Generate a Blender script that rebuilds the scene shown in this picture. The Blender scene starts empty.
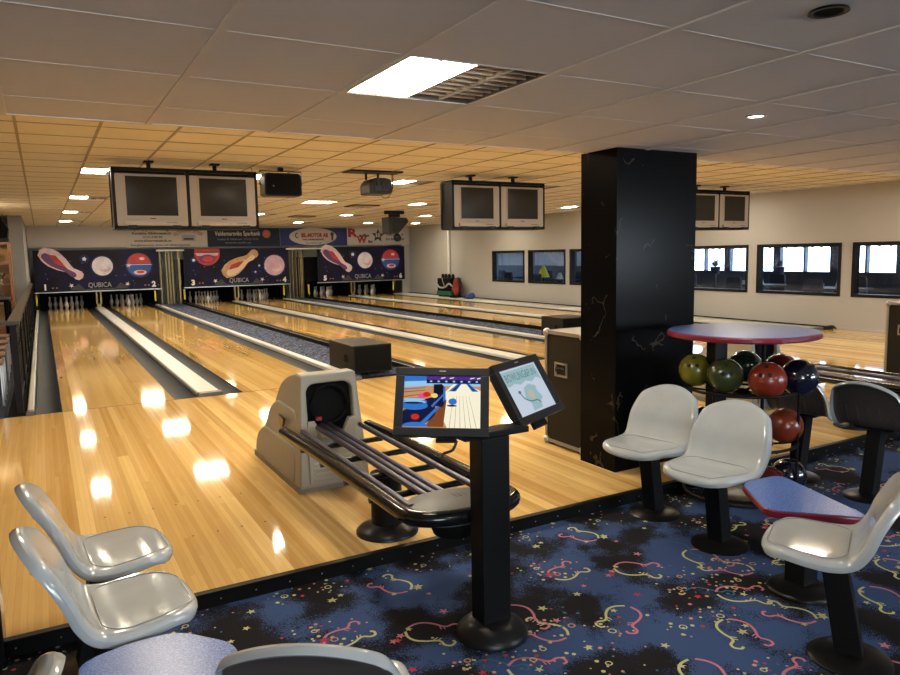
import bpy, math, random
from mathutils import Vector, Matrix
random.seed(7)
S = bpy.context.scene
C = S.collection
PI = math.pi
sin, cos = math.sin, math.cos

# ------------------------------------------------------------------ materials
MATS = {}
def nodes(name):
    m = bpy.data.materials.new(name); m.use_nodes = True
    nt = m.node_tree; b = nt.nodes['Principled BSDF']
    MATS[name] = m
    return m, nt, b
def lin(c):
    return tuple(((x/12.92) if x <= 0.04045 else ((x+0.055)/1.055)**2.4) for x in c)
def mat(name, col, rough=.5, metal=0., spec=.5, coat=0., emit=None, estr=0., noise=0., nscale=8.):
    m, nt, b = nodes(name)
    b.inputs['Base Color'].default_value = (*col, 1)
    b.inputs['Roughness'].default_value = rough
    b.inputs['Metallic'].default_value = metal
    b.inputs['Specular IOR Level'].default_value = spec
    b.inputs['Coat Weight'].default_value = coat
    b.inputs['Coat Roughness'].default_value = .06
    if emit:
        b.inputs['Emission Color'].default_value = (*emit, 1)
        b.inputs['Emission Strength'].default_value = estr
    if noise:
        tc = nt.nodes.new('ShaderNodeTexCoord'); n = nt.nodes.new('ShaderNodeTexNoise')
        n.inputs['Scale'].default_value = nscale; n.inputs['Detail'].default_value = 5
        mx = nt.nodes.new('ShaderNodeMix'); mx.data_type = 'RGBA'
        mx.inputs[6].default_value = (*[max(0, c*(1-noise)) for c in col], 1)
        mx.inputs[7].default_value = (*[min(1, c*(1+noise)) for c in col], 1)
        nt.links.new(tc.outputs['Object'], n.inputs['Vector'])
        nt.links.new(n.outputs['Fac'], mx.inputs[0]); nt.links.new(mx.outputs[2], b.inputs['Base Color'])
    return m
def math_node(nt, op, a=None, b=None, **k):
    n = nt.nodes.new('ShaderNodeMath'); n.operation = op
    for i, v in enumerate((a, b)):
        if v is None: continue
        if isinstance(v, (int, float)): n.inputs[i].default_value = v
        else: nt.links.new(v, n.inputs[i])
    return n.outputs[0]
def wood(name, ca, cb, board, stripe, rough, coat, amt=1.):
    """narrow boards running along Y: each board its own tone, wider alternating bands, fine grain"""
    m, nt, b = nodes(name)
    tc = nt.nodes.new('ShaderNodeTexCoord'); sx = nt.nodes.new('ShaderNodeSeparateXYZ')
    nt.links.new(tc.outputs['Object'], sx.inputs[0])
    x, y = sx.outputs[0], sx.outputs[1]
    def cell(step, off, ylen):
        ix = math_node(nt, 'FLOOR', math_node(nt, 'DIVIDE', x, step))
        w0 = nt.nodes.new('ShaderNodeTexWhiteNoise'); w0.noise_dimensions = '1D'
        nt.links.new(math_node(nt, 'ADD', ix, off+.5), w0.inputs['W'])
        iy = math_node(nt, 'FLOOR', math_node(nt, 'ADD', math_node(nt, 'DIVIDE', y, ylen), math_node(nt, 'MULTIPLY', w0.outputs['Value'], 7.)))
        cv = nt.nodes.new('ShaderNodeCombineXYZ'); nt.links.new(ix, cv.inputs[0]); nt.links.new(iy, cv.inputs[1])
        w = nt.nodes.new('ShaderNodeTexWhiteNoise'); w.noise_dimensions = '2D'
        nt.links.new(cv.outputs[0], w.inputs['Vector'])
        return w.outputs['Value']
    v1 = cell(board, 3, 1.7); v2 = cell(stripe, 11, 40.)
    mp = nt.nodes.new('ShaderNodeMapping'); mp.inputs['Scale'].default_value = (90, 3.5, 1)
    nt.links.new(tc.outputs['Object'], mp.inputs[0])
    g = nt.nodes.new('ShaderNodeTexNoise'); g.inputs['Scale'].default_value = 1; g.inputs['Detail'].default_value = 4
    nt.links.new(mp.outputs[0], g.inputs['Vector'])
    f = math_node(nt, 'ADD', math_node(nt, 'MULTIPLY', v1, .22), math_node(nt, 'MULTIPLY', v2, .58))
    f = math_node(nt, 'ADD', f, math_node(nt, 'MULTIPLY', g.outputs['Fac'], .20))
    r = nt.nodes.new('ShaderNodeMix'); r.data_type = 'RGBA'
    r.inputs[6].default_value = (*ca, 1); r.inputs[7].default_value = (*cb, 1)
    nt.links.new(f, r.inputs[0])
    # thin seams between boards
    fr = math_node(nt, 'FRACT', math_node(nt, 'DIVIDE', x, board))
    seam = math_node(nt, 'LESS_THAN', fr, .05)
    mx = nt.nodes.new('ShaderNodeMix'); mx.data_type = 'RGBA'; mx.inputs[7].default_value = (ca[0]*.55, ca[1]*.5, ca[2]*.4, 1)
    nt.links.new(math_node(nt, 'MULTIPLY', seam, .35*amt), mx.inputs[0]); nt.links.new(r.outputs[2], mx.inputs[6])
    nt.links.new(mx.outputs[2], b.inputs['Base Color'])
    b.inputs['Roughness'].default_value = rough
    b.inputs['Coat Weight'].default_value = coat; b.inputs['Coat Roughness'].default_value = .05
    return m

M = {}
M['approach'] = wood('approach_maple', (.46, .245, .055), (.93, .66, .28), .0267, .08, .055, 0)
M['lane'] = wood('lane_maple', (.44, .25, .065), (.78, .52, .19), .0274, .11, .07, 0)
M['lane_far'] = M['lane']
M['oak'] = mat('brown_wood', (.23, .10, .035), .4, noise=.4, nscale=14)
M['black'] = mat('black_plastic', (.008, .008, .009), .35, spec=.3)
M['black_metal'] = mat('black_metal', (.006, .006, .0065), .45, spec=.15)
M['gloss_black'] = mat('gloss_black', (.006, .006, .007), .15, spec=.4)
M['base_black'] = mat('black_base_plate', (.006, .006, .006), .32, spec=.2)
M['bezel'] = mat('monitor_bezel', (.012, .013, .015), .4, spec=.3)
M['tile_far_lit'] = mat('ceiling_tile_upper_lit', (.78, .735, .64), .9, noise=.03, nscale=40)  # lit copy of the ceiling tile: lamp brightness put into the albedo
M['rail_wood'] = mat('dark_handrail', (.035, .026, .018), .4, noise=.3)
M['tbar_far_shadow'] = mat('ceiling_tee_upper_shadow', (.36, .31, .23), .7)  # tees darkened to paint shadow lines between the upper tiles
M['matte_black'] = mat('matte_black', (.005, .005, .005), .8, spec=.1)
M['rail'] = mat('chromed_rail', (.07, .07, .11), .3, metal=.6)
M['steel'] = mat('steel', (.42, .42, .42), .3, metal=.9)
M['alu'] = mat('brushed_aluminium', (.30, .27, .22), .45, metal=.5)
M['white'] = mat('white_plastic', (.70, .69, .65), .35)
M['cap_white'] = mat('white_capping', (.56, .55, .51), .3, noise=.08)
M['cap_grey'] = mat('grey_end_cap', (.10, .10, .10), .4)
M['gutter'] = mat('grey_gutter', (.026, .030, .036), .6, spec=.12, noise=.25, nscale=3)
M['divider'] = mat('divider_plain', (.02, .03, .06), .9)
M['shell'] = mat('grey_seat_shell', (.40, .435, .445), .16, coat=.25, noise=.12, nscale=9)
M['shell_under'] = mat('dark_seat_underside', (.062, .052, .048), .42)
M['seam'] = mat('seat_seam', (.25, .26, .26), .4)
M['red_edge'] = mat('red_edge', (.19, .010, .026), .3)
M['hood'] = mat('beige_hood', (.30, .285, .235), .5, noise=.05, nscale=3)
M['hood_base'] = mat('hood_base', (.19, .17, .13), .5)
M['tray'] = mat('dark_tray', (.020, .023, .026), .45)
M['tv_silver'] = mat('silver_casing', (.34, .295, .24), .45)
M['tv_glass'] = mat('dark_tube_glass', (.026, .024, .019), .25, spec=.12)
M['wall'] = mat('wall_paint', (.39, .38, .36), .85, noise=.03, nscale=2)
M['wall_grey'] = mat('grey_wall_paint', (.20, .20, .20), .85)
M['wall_warm'] = mat('warm_wall_paint', (.55, .36, .16), .8)
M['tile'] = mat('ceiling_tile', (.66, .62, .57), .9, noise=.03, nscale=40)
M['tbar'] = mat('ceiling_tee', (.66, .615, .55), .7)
M['frame_dark'] = mat('dark_window_frame', (.010, .008, .008), .45, spec=.15)
M['grille'] = mat('speaker_grille', (.005, .005, .005), .8, spec=.1)
M['proj'] = mat('grey_projector', (.022, .020, .017), .5, spec=.25)
M['case'] = mat('black_case_panel', (.012, .010, .007), .55, spec=.2)
M['louvre'] = mat('light_louvre', (.42, .33, .22), .35, metal=.3)
M['light_house'] = mat('light_housing', (.14, .11, .08), .5)
M['olive'] = mat('olive_ball', (.15, .14, .014), .26, coat=.25, noise=.3, nscale=9)
M['green'] = mat('green_ball', (.045, .058, .018), .26, coat=.25, noise=.3, nscale=9)
M['dgreen'] = mat('dark_green_ball', (.012, .04, .025), .15, coat=.6)
M['redball'] = mat('red_ball', (.21, .024, .009), .28, coat=.25, noise=.3, nscale=12)
M['maroon'] = mat('maroon_ball', (.09, .012, .012), .2, coat=.6)
M['navy'] = mat('navy_ball', (.006, .008, .022), .12, coat=.7)
M['orange'] = mat('orange_ball', (.20, .030, .010), .28, coat=.25, noise=.3, nscale=12)
M['blueball'] = mat('blue_ball', (.02, .045, .13), .15, coat=.6)
M['hole'] = mat('finger_hole', (.004, .004, .004), .8)
M['pin'] = mat('white_pin', (.50, .48, .45), .3)
M['gold'] = mat('gold_foil', (.28, .21, .08), .35, metal=.7, noise=.5, nscale=5)
M['curtain_dark'] = mat('dark_foil', (.03, .026, .018), .4, metal=.4)
M['yellow'] = mat('yellow_mark', (.60, .46, .03), .5)
M['red'] = mat('red_paint', (.22, .018, .014), .6)
M['green_paint'] = mat('green_band', (.012, .10, .075), .5)
M['hose'] = mat('grey_hose', (.32, .33, .29), .5)
M['blue_cloth'] = mat('blue_cloth', (.02, .05, .22), .8)
M['navy_board'] = mat('navy_board', (.022, .03, .05), .5, spec=.12)
M['blue_board'] = mat('blue_board', (.035, .05, .16), .5, spec=.12)
M['white_board'] = mat('white_board', (.50, .46, .41), .5)
M['ink_dark'] = mat('dark_ink', (.03, .03, .035), .6)
M['ink_red'] = mat('red_ink', (.36, .02, .02), .6)
M['ink_white'] = mat('white_ink', (.72, .70, .66), .6)
M['ink_grey'] = mat('grey_ink', (.30, .30, .33), .5)
M['ink_copper'] = mat('copper_ink', (.34, .09, .04), .6)
M['ink_rust'] = mat('rust_ink', (.36, .12, .09), .6)
M['art_red'] = mat('art_red', (.42, .022, .020), .5, noise=.7, nscale=3)
M['art_blue'] = mat('art_blue', (.012, .06, .24), .5, noise=.4, nscale=3)
M['art_moon'] = mat('art_moon', (.60, .56, .60), .5, noise=.45, nscale=4)
M['art_pink'] = mat('art_pink', (.55, .34, .42), .5, noise=.4, nscale=4)
M['art_pin'] = mat('art_pin_pink', (.66, .46, .50), .5, noise=.5, nscale=4)
M['art_gold'] = mat('art_gold', (.48, .27, .11), .5, noise=.7, nscale=5)
M['art_cream'] = mat('art_cream', (.66, .50, .34), .5)
M['art_purple'] = mat('art_purple', (.10, .03, .12), .5)
M['art_star'] = mat('art_star', (.55, .60, .80), .5)
M['art_halo'] = mat('art_halo', (.016, .02, .08), .5, spec=.15)
M['cloth_sheer'] = mat('sheer', (.5, .55, .65), .9)
M['dark_blue'] = mat('dark_blue_seat', (.012, .018, .035), .6)
M['leaf'] = mat('plant_leaf', (.04, .10, .04), .6)
M['pot'] = mat('grey_pot', (.05, .06, .10), .5)
M['yellow_lamp'] = mat('yellow_fabric', (.60, .55, .01), .6)
M['rest_floor'] = mat('dark_floor', (.05, .05, .055), .5)
M['rest_wall'] = mat('restaurant_wall', (.10, .11, .13), .8)
M['paper'] = mat('white_paper', (.7, .7, .7), .6)

def space_mat():
    m, nt, b = nodes('space_art')
    tc = nt.nodes.new('ShaderNodeTexCoord')
    n = nt.nodes.new('ShaderNodeTexNoise'); n.inputs['Scale'].default_value = 1.3; n.inputs['Detail'].default_value = 3
    nt.links.new(tc.outputs['Object'], n.inputs['Vector'])
    cr = nt.nodes.new('ShaderNodeValToRGB')
    e = cr.color_ramp.elements
    e[0].position = .40; e[0].color = (.004, .004, .009, 1)
    e[1].position = .72; e[1].color = (.009, .007, .045, 1)
    nt.links.new(n.outputs['Fac'], cr.inputs[0])
    v = nt.nodes.new('ShaderNodeTexVoronoi'); v.inputs['Scale'].default_value = 7
    nt.links.new(tc.outputs['Object'], v.inputs['Vector'])
    st = math_node(nt, 'LESS_THAN', v.outputs['Distance'], .07)
    mx = nt.nodes.new('ShaderNodeMix'); mx.data_type = 'RGBA'; mx.inputs[7].default_value = (.35, .38, .55, 1)
    nt.links.new(st, mx.inputs[0]); nt.links.new(cr.outputs[0], mx.inputs[6])
    nt.links.new(mx.outputs[2], b.inputs['Base Color']); b.inputs['Roughness'].default_value = .45; b.inputs['Specular IOR Level'].default_value = .15
    return m
M['space'] = space_mat()

def carpet_mat(name, speck=False):
    m, nt, b = nodes(name)
    tc = nt.nodes.new('ShaderNodeTexCoord')
    n = nt.nodes.new('ShaderNodeTexNoise'); n.inputs['Scale'].default_value = 2.6 if not speck else 9; n.inputs['Detail'].default_value = 2
    n2 = nt.nodes.new('ShaderNodeTexNoise'); n2.inputs['Scale'].default_value = 190; n2.inputs['Detail'].default_value = 1
    n3 = nt.nodes.new('ShaderNodeTexNoise'); n3.inputs['Scale'].default_value = 24; n3.inputs['Detail'].default_value = 2
    for q in (n, n2, n3): nt.links.new(tc.outputs['Object'], q.inputs['Vector'])
    a = math_node(nt, 'ADD', n.outputs['Fac'], math_node(nt, 'MULTIPLY', math_node(nt, 'SUBTRACT', n2.outputs['Fac'], .5), .30))
    a = math_node(nt, 'ADD', a, math_node(nt, 'MULTIPLY', math_node(nt, 'SUBTRACT', n3.outputs['Fac'], .5), .12))
    cr = nt.nodes.new('ShaderNodeValToRGB'); e = cr.color_ramp.elements
    e[0].position = .485; e[0].color = (.009, .008, .010, 1)
    e[1].position = .525; e[1].color = (.036, .068, .165, 1)
    nt.links.new(a, cr.inputs[0])
    col = cr.outputs[0]
    if speck:
        v = nt.nodes.new('ShaderNodeTexVoronoi'); v.inputs['Scale'].default_value = 26
        nt.links.new(tc.outputs['Object'], v.inputs['Vector'])
        st = math_node(nt, 'LESS_THAN', v.outputs['Distance'], .36)
        mx = nt.nodes.new('ShaderNodeMix'); mx.data_type = 'RGBA'
        hs = nt.nodes.new('ShaderNodeMix'); hs.data_type = 'RGBA'; hs.inputs[6].default_value = (.24, .25, .24, 1); hs.inputs[7].default_value = (.18, .18, .24, 1)
        sp = nt.nodes.new('ShaderNodeSeparateColor'); nt.links.new(v.outputs['Color'], sp.inputs[0]); nt.links.new(sp.outputs[0], hs.inputs[0])
        nt.links.new(st, mx.inputs[0]); nt.links.new(col, mx.inputs[6]); nt.links.new(hs.outputs[2], mx.inputs[7]); col = mx.outputs[2]
    nt.links.new(col, b.inputs['Base Color']); b.inputs['Roughness'].default_value = .95; b.inputs['Specular IOR Level'].default_value = .15
    return m
M['carpet'] = carpet_mat('carpet_blue_black'); M['carpet_speck'] = carpet_mat('carpet_speckled', True)
for k, c in dict(c_yel=(.46, .46, .22), c_pink=(.46, .17, .22), c_blue=(.03, .13, .22), c_red=(.42, .04, .05), c_org=(.50, .26, .14)).items():
    M[k] = mat('carpet_' + {'c_yel': 'yellow', 'c_pink': 'pink', 'c_blue': 'teal', 'c_red': 'red', 'c_org': 'orange'}[k], c, .95, spec=.15)

def laminate():
    m, nt, b = nodes('blue_speckled_laminate')
    tc = nt.nodes.new('ShaderNodeTexCoord'); n = nt.nodes.new('ShaderNodeTexNoise')
    n.inputs['Scale'].default_value = 170; n.inputs['Detail'].default_value = 2
    nt.links.new(tc.outputs['Object'], n.inputs['Vector'])
    cr = nt.nodes.new('ShaderNodeValToRGB'); e = cr.color_ramp.elements
    e[0].position = .40; e[0].color = (.05, .11, .38, 1); e[1].position = .72; e[1].color = (.19, .31, .66, 1)
    nt.links.new(n.outputs['Fac'], cr.inputs[0]); nt.links.new(cr.outputs[0], b.inputs['Base Color'])
    b.inputs['Roughness'].default_value = .3
    return m
M['laminate'] = laminate()
def marble():
    m, nt, b = nodes('black_marbled_laminate')
    tc = nt.nodes.new('ShaderNodeTexCoord')
    d = nt.nodes.new('ShaderNodeTexNoise'); d.inputs['Scale'].default_value = 3; d.inputs['Detail'].default_value = 4
    nt.links.new(tc.outputs['Object'], d.inputs['Vector'])
    mp = nt.nodes.new('ShaderNodeMix'); mp.data_type = 'RGBA'; mp.inputs[0].default_value = .35
    nt.links.new(tc.outputs['Object'], mp.inputs[6]); nt.links.new(d.outputs['Color'], mp.inputs[7])
    v = nt.nodes.new('ShaderNodeTexVoronoi'); v.feature = 'DISTANCE_TO_EDGE'; v.inputs['Scale'].default_value = 3.5
    nt.links.new(mp.outputs[2], v.inputs['Vector'])
    n2 = nt.nodes.new('ShaderNodeTexNoise'); n2.inputs['Scale'].default_value = 6; n2.inputs['Detail'].default_value = 3
    nt.links.new(tc.outputs['Object'], n2.inputs['Vector'])
    vein = math_node(nt, 'MULTIPLY', math_node(nt, 'LESS_THAN', v.outputs['Distance'], .012), math_node(nt, 'GREATER_THAN', n2.outputs['Fac'], .56))
    mx = nt.nodes.new('ShaderNodeMix'); mx.data_type = 'RGBA'
    mx.inputs[6].default_value = (.004, .0038, .004, 1); mx.inputs[7].default_value = (.045, .036, .026, 1)
    nt.links.new(vein, mx.inputs[0]); nt.links.new(mx.outputs[2], b.inputs['Base Color'])
    b.inputs['Roughness'].default_value = .22; b.inputs['Specular IOR Level'].default_value = .055
    return m
M['marble'] = marble()
def emission(name, col, s):
    m = bpy.data.materials.new(name); m.use_nodes = True; nt = m.node_tree
    nt.nodes.remove(nt.nodes['Principled BSDF']); e = nt.nodes.new('ShaderNodeEmission')
    e.inputs[0].default_value = (*col, 1); e.inputs[1].default_value = s
    nt.links.new(e.outputs[0], nt.nodes['Material Output'].inputs[0]); return m
LW = (1, .88, .67)
M['lamp'] = emission('lit_panel', LW, 78)
M['lamp_near'] = emission('lit_panel_near', (1, .88, .72), 58)
M['lamp_spot'] = emission('spot_glow', (1, .9, .75), 12)
M['tube'] = emission('batten_tube', (1, .86, .62), 10)
def thin_glass(name, tint=(1, 1, 1), refl=.06):
    m = bpy.data.materials.new(name); m.use_nodes = True; nt = m.node_tree
    nt.nodes.remove(nt.nodes['Principled BSDF'])
    t = nt.nodes.new('ShaderNodeBsdfTransparent'); t.inputs[0].default_value = (*tint, 1)
    g = nt.nodes.new('ShaderNodeBsdfGlossy'); g.inputs['Roughness'].default_value = .03
    mx = nt.nodes.new('ShaderNodeMixShader'); mx.inputs[0].default_value = refl
    nt.links.new(t.outputs[0], mx.inputs[1]); nt.links.new(g.outputs[0], mx.inputs[2])
    nt.links.new(mx.outputs[0], nt.nodes['Material Output'].inputs[0]); return m
M['glass'] = thin_glass('window_glass', (.86, .92, 1.0))
def sheer_mat(f):
    m = bpy.data.materials.new('sheer_curtain'); m.use_nodes = True; nt = m.node_tree
    nt.nodes.remove(nt.nodes['Principled BSDF'])
    t = nt.nodes.new('ShaderNodeBsdfTransparent'); t.inputs[0].default_value = (.96, .98, 1, 1)
    g = nt.nodes.new('ShaderNodeBsdfDiffuse'); g.inputs[0].default_value = (.52, .56, .62, 1)
    l = nt.nodes.new('ShaderNodeBsdfTranslucent'); l.inputs[0].default_value = (.52, .56, .62, 1)
    a = nt.nodes.new('ShaderNodeMixShader'); a.inputs[0].default_value = .5
    nt.links.new(g.outputs[0], a.inputs[1]); nt.links.new(l.outputs[0], a.inputs[2])
    mx = nt.nodes.new('ShaderNodeMixShader'); mx.inputs[0].default_value = f
    nt.links.new(t.outputs[0], mx.inputs[1]); nt.links.new(a.outputs[0], mx.inputs[2])
    nt.links.new(mx.outputs[0], nt.nodes['Material Output'].inputs[0]); return m
M['sheer'] = sheer_mat(.62); M['sheer_light'] = sheer_mat(.16)
def screen(name, col, s):
    return emission(name, lin(col), s)

# ------------------------------------------------------------------ mesh builder
class MB:
    def __init__(self): self.v = []; self.f = []; self.m = []; self.mi = 0; self.T = Matrix.Identity(4)
    def mat(self, i): self.mi = i; return self
    def add(self, vs, fs):
        o = len(self.v); self.v += [tuple(self.T @ Vector(p)) for p in vs]
        self.f += [tuple(o+i for i in q) for q in fs]; self.m += [self.mi]*len(fs); return self
    def box(self, x0, y0, z0, x1, y1, z1):
        vs = [(x, y, z) for z in (z0, z1) for y in (y0, y1) for x in (x0, x1)]
        return self.add(vs, [(0, 2, 3, 1), (4, 5, 7, 6), (0, 1, 5, 4), (1, 3, 7, 5), (3, 2, 6, 7), (2, 0, 4, 6)])
    def prism(self, poly, axis, a, b):
        """poly: 2D outline extruded along axis 'x' (poly=(y,z)), 'y' (x,z) or 'z' (x,y)"""
        n = len(poly)
        def P(p, t): return {'x': (t, p[0], p[1]), 'y': (p[0], t, p[1]), 'z': (p[0], p[1], t)}[axis]
        vs = [P(p, a) for p in poly] + [P(p, b) for p in poly]
        return self.add(vs, [tuple(range(n))[::-1], tuple(range(n, 2*n))] + [(i, (i+1) % n, n+(i+1) % n, n+i) for i in range(n)])
    def lathe(self, prof, n=24, c=(0, 0, 0)):
        vs = []; fs = []
        for r, z in prof:
            for k in range(n): vs.append((c[0]+r*cos(2*PI*k/n), c[1]+r*sin(2*PI*k/n), c[2]+z))
        for i in range(len(prof)-1):
            for k in range(n): fs.append((i*n+k, i*n+(k+1) % n, (i+1)*n+(k+1) % n, (i+1)*n+k))
        fs.append(tuple(range(n))[::-1]); fs.append(tuple(range((len(prof)-1)*n, len(prof)*n)))
        return self.add(vs, fs)
    def tube(self, pts, r, n=8, closed=False):
        pts = [Vector(p) for p in pts]; vs = []; fs = []; N = len(pts)
        up = Vector((0, 0, 1))
        for i, p in enumerate(pts):
            if closed: d = pts[(i+1) % N]-pts[i-1]
            else: d = pts[min(i+1, N-1)]-pts[max(i-1, 0)]
            d.normalize()
            u = up if abs(d.dot(up)) < .95 else Vector((1, 0, 0))
            a = d.cross(u).normalized(); b = a.cross(d)
            for k in range(n): vs.append(p+a*(r*cos(2*PI*k/n))+b*(r*sin(2*PI*k/n)))
        for i in range(N if closed else N-1):
            j = (i+1) % N
            for k in range(n): fs.append((i*n+k, i*n+(k+1) % n, j*n+(k+1) % n, j*n+k))
        if not closed: fs += [tuple(range(n)), tuple(range((N-1)*n, N*n))[::-1]]
        return self.add(vs, fs)
    def sphere(self, c, r, n=20, sc=(1, 1, 1)):
        vs = []; fs = []; h = n//2
        for i in range(1, h):
            t = PI*i/h
            for k in range(n): vs.append((c[0]+sc[0]*r*sin(t)*cos(2*PI*k/n), c[1]+sc[1]*r*sin(t)*sin(2*PI*k/n), c[2]+sc[2]*r*cos(t)))
        vs += [(c[0], c[1], c[2]+sc[2]*r), (c[0], c[1], c[2]-sc[2]*r)]; T = len(vs)-2
        for i in range(h-2):
            for k in range(n): fs.append((i*n+k, (i+1)*n+k, (i+1)*n+(k+1) % n, i*n+(k+1) % n))
        for k in range(n): fs.append((T, k, (k+1) % n)); fs.append((T+1, (h-2)*n+(k+1) % n, (h-2)*n+k))
        return self.add(vs, fs)
    def ngon(self, pts): return self.add(pts, [tuple(range(len(pts)))])

def put(name, mb, mats, parent=None, loc=(0, 0, 0), smooth=None, bevel=0, subsurf=0, rot=None):
    me = bpy.data.meshes.new(name); me.from_pydata([tuple(p) for p in mb.v], [], mb.f)
    for m in (mats if isinstance(mats, (list, tuple)) else [mats]): me.materials.append(M[m])
    me.polygons.foreach_set('material_index', mb.m)
    me.update()
    import bmesh
    bm = bmesh.new(); bm.from_mesh(me); bmesh.ops.recalc_face_normals(bm, faces=bm.faces); bm.to_mesh(me); bm.free()
    if smooth is not None:
        me.polygons.foreach_set('use_smooth', [True]*len(me.polygons))
        if smooth > 0: me.set_sharp_from_angle(angle=math.radians(smooth))
    o = bpy.data.objects.new(name, me); C.objects.link(o)
    o.location = loc
    if rot: o.rotation_euler = rot
    if parent: o.parent = parent
    if bevel:
        b = o.modifiers.new('bevel', 'BEVEL'); b.width = bevel; b.segments = 3; b.limit_method = 'ANGLE'; b.angle_limit = math.radians(40)
    if subsurf:
        s = o.modifiers.new('subsurf', 'SUBSURF'); s.levels = subsurf; s.render_levels = subsurf
    return o
def tag(o, label, cat, group=None, kind=None):
    if label: o['label'] = label
    if cat: o['category'] = cat
    if group: o['group'] = group
    if kind: o['kind'] = kind
    return o
def thing(name, label, cat, loc=(0, 0, 0), rz=0, group=None):
    o = bpy.data.objects.new(name, None); C.objects.link(o); o.location = loc; o.rotation_euler = (0, 0, rz)
    o.empty_display_size = .1
    return tag(o, label, cat, group)
def struct(name, mb, mats, **k):
    o = put(name, mb, mats, **k); o['kind'] = 'structure'; return o
def kids(o): return [c for c in bpy.data.objects if c.parent == o]
def dup(root, loc, rz=None, label=None, group=None):
    r = root.copy(); C.objects.link(r); r.location = loc
    if rz is not None: r.rotation_euler = (0, 0, rz)
    if label: r['label'] = label
    if group: r['group'] = group
    for ch in kids(root):
        c = ch.copy(); C.objects.link(c); c.parent = r
        for g in kids(ch):
            d = g.copy(); C.objects.link(d); d.parent = c
    return r
def text_mesh(mb, s, size, P, align='CENTER', width=None, bold=0., arc=None):
    """append filled lettering; P maps (u, v) in the text plane to 3D"""
    cu = bpy.data.curves.new('t', 'FONT'); cu.body = s; cu.size = size; cu.align_x = align; cu.align_y = 'CENTER'
    cu.offset = bold; cu.resolution_u = 2
    o = bpy.data.objects.new('t', cu); C.objects.link(o)
    dg = bpy.context.evaluated_depsgraph_get(); me = bpy.data.meshes.new_from_object(o.evaluated_get(dg))
    vs = [v.co.copy() for v in me.vertices]; fs = [tuple(p.vertices) for p in me.polygons]
    if width and vs:
        xs = [v.x for v in vs]; w = max(xs)-min(xs); k = width/w
        if align == 'CENTER':
            c = (max(xs)+min(xs))/2
            for v in vs: v.x = (v.x-c)*k
        else:
            for v in vs: v.x = (v.x-min(xs))*k
    if arc:
        for v in vs:
            a = v.x/arc; rr = arc+v.y
            v.x, v.y = rr*sin(a), rr*cos(a)-arc
    mb.add([P(v.x, v.y) for v in vs], fs)
    bpy.data.objects.remove(o); bpy.data.curves.remove(cu); bpy.data.meshes.remove(me)
def disc(mb, P, cx, cy, r, n=28, a0=0, a1=2*PI, sy=1.):
    full = abs(a1-a0-2*PI) < 1e-6
    pts = [P(cx+r*cos(a0+(a1-a0)*k/n), cy+sy*r*sin(a0+(a1-a0)*k/n)) for k in range(n if full else n+1)]
    mb.ngon(pts)
def star(mb, P, cx, cy, r, rot=0, q=.42):
    vs = [P(cx, cy)]+[P(cx+(r if k % 2 == 0 else r*q)*sin(rot+PI*k/5), cy+(r if k % 2 == 0 else r*q)*cos(rot+PI*k/5)) for k in range(10)]
    mb.add(vs, [(0, 1+k, 1+(k+1) % 10) for k in range(10)])
def ribbon(mb, P, pts, w):
    n = len(pts); vs = []
    for i, p in enumerate(pts):
        a = pts[max(i-1, 0)]; b = pts[min(i+1, n-1)]; dx, dy = b[0]-a[0], b[1]-a[1]; l = math.hypot(dx, dy) or 1
        nx, ny = -dy/l*w/2, dx/l*w/2
        vs += [P(p[0]+nx, p[1]+ny), P(p[0]-nx, p[1]-ny)]
    mb.add(vs, [(2*i, 2*i+1, 2*i+3, 2*i+2) for i in range(n-1)])
def smooth_path(pts, k=6):
    out = []; n = len(pts)
    for i in range(n-1):
        p0 = Vector(pts[max(i-1, 0)]); p1 = Vector(pts[i]); p2 = Vector(pts[i+1]); p3 = Vector(pts[min(i+2, n-1)])
        for j in range(k):
            t = j/k
            out.append(.5*((2*p1)+(p2-p0)*t+(2*p0-5*p1+4*p2-p3)*t*t+(3*p1-p0-3*p2+p3)*t**3))
    out.append(Vector(pts[-1])); return out
def rrect(x0, z0, x1, z1, r, n=5):
    out = []
    for cx, cz, a in ((x1-r, z1-r, 0), (x0+r, z1-r, 90), (x0+r, z0+r, 180), (x1-r, z0+r, 270)):
        for k in range(n+1):
            t = math.radians(a+90*k/n); out.append((cx+r*cos(t), cz+r*sin(t)))
    return out
def round_poly(pts, r, n=6):
    out = []; N = len(pts)
    for i in range(N):
        p = Vector(pts[i]); a = (Vector(pts[i-1])-p); b = (Vector(pts[(i+1) % N])-p)
        ra = min(r, a.length*.45, b.length*.45); A = p+a.normalized()*ra; B = p+b.normalized()*ra
        for k in range(n+1):
            t = k/n; out.append(tuple((1-t)**2*A+2*t*(1-t)*p+t*t*B))
    return out

# ------------------------------------------------------------------ layout numbers (metres; camera above the origin)
ZC = -.065            # carpet, a low step below the approach
ZN, ZF = 2.17, 2.60   # near (dropped) ceiling, far ceiling
YS, YF, YE = 3.25, 8.10, 25.85   # step, foul line, end of visible lane
XW = 12.70            # wall with the windows
PITCH = 4.32          # from one pair of lanes to the next
XL = -3.6             # far left side
YB = -4.6             # back of the room
YEND = 27.6

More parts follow.
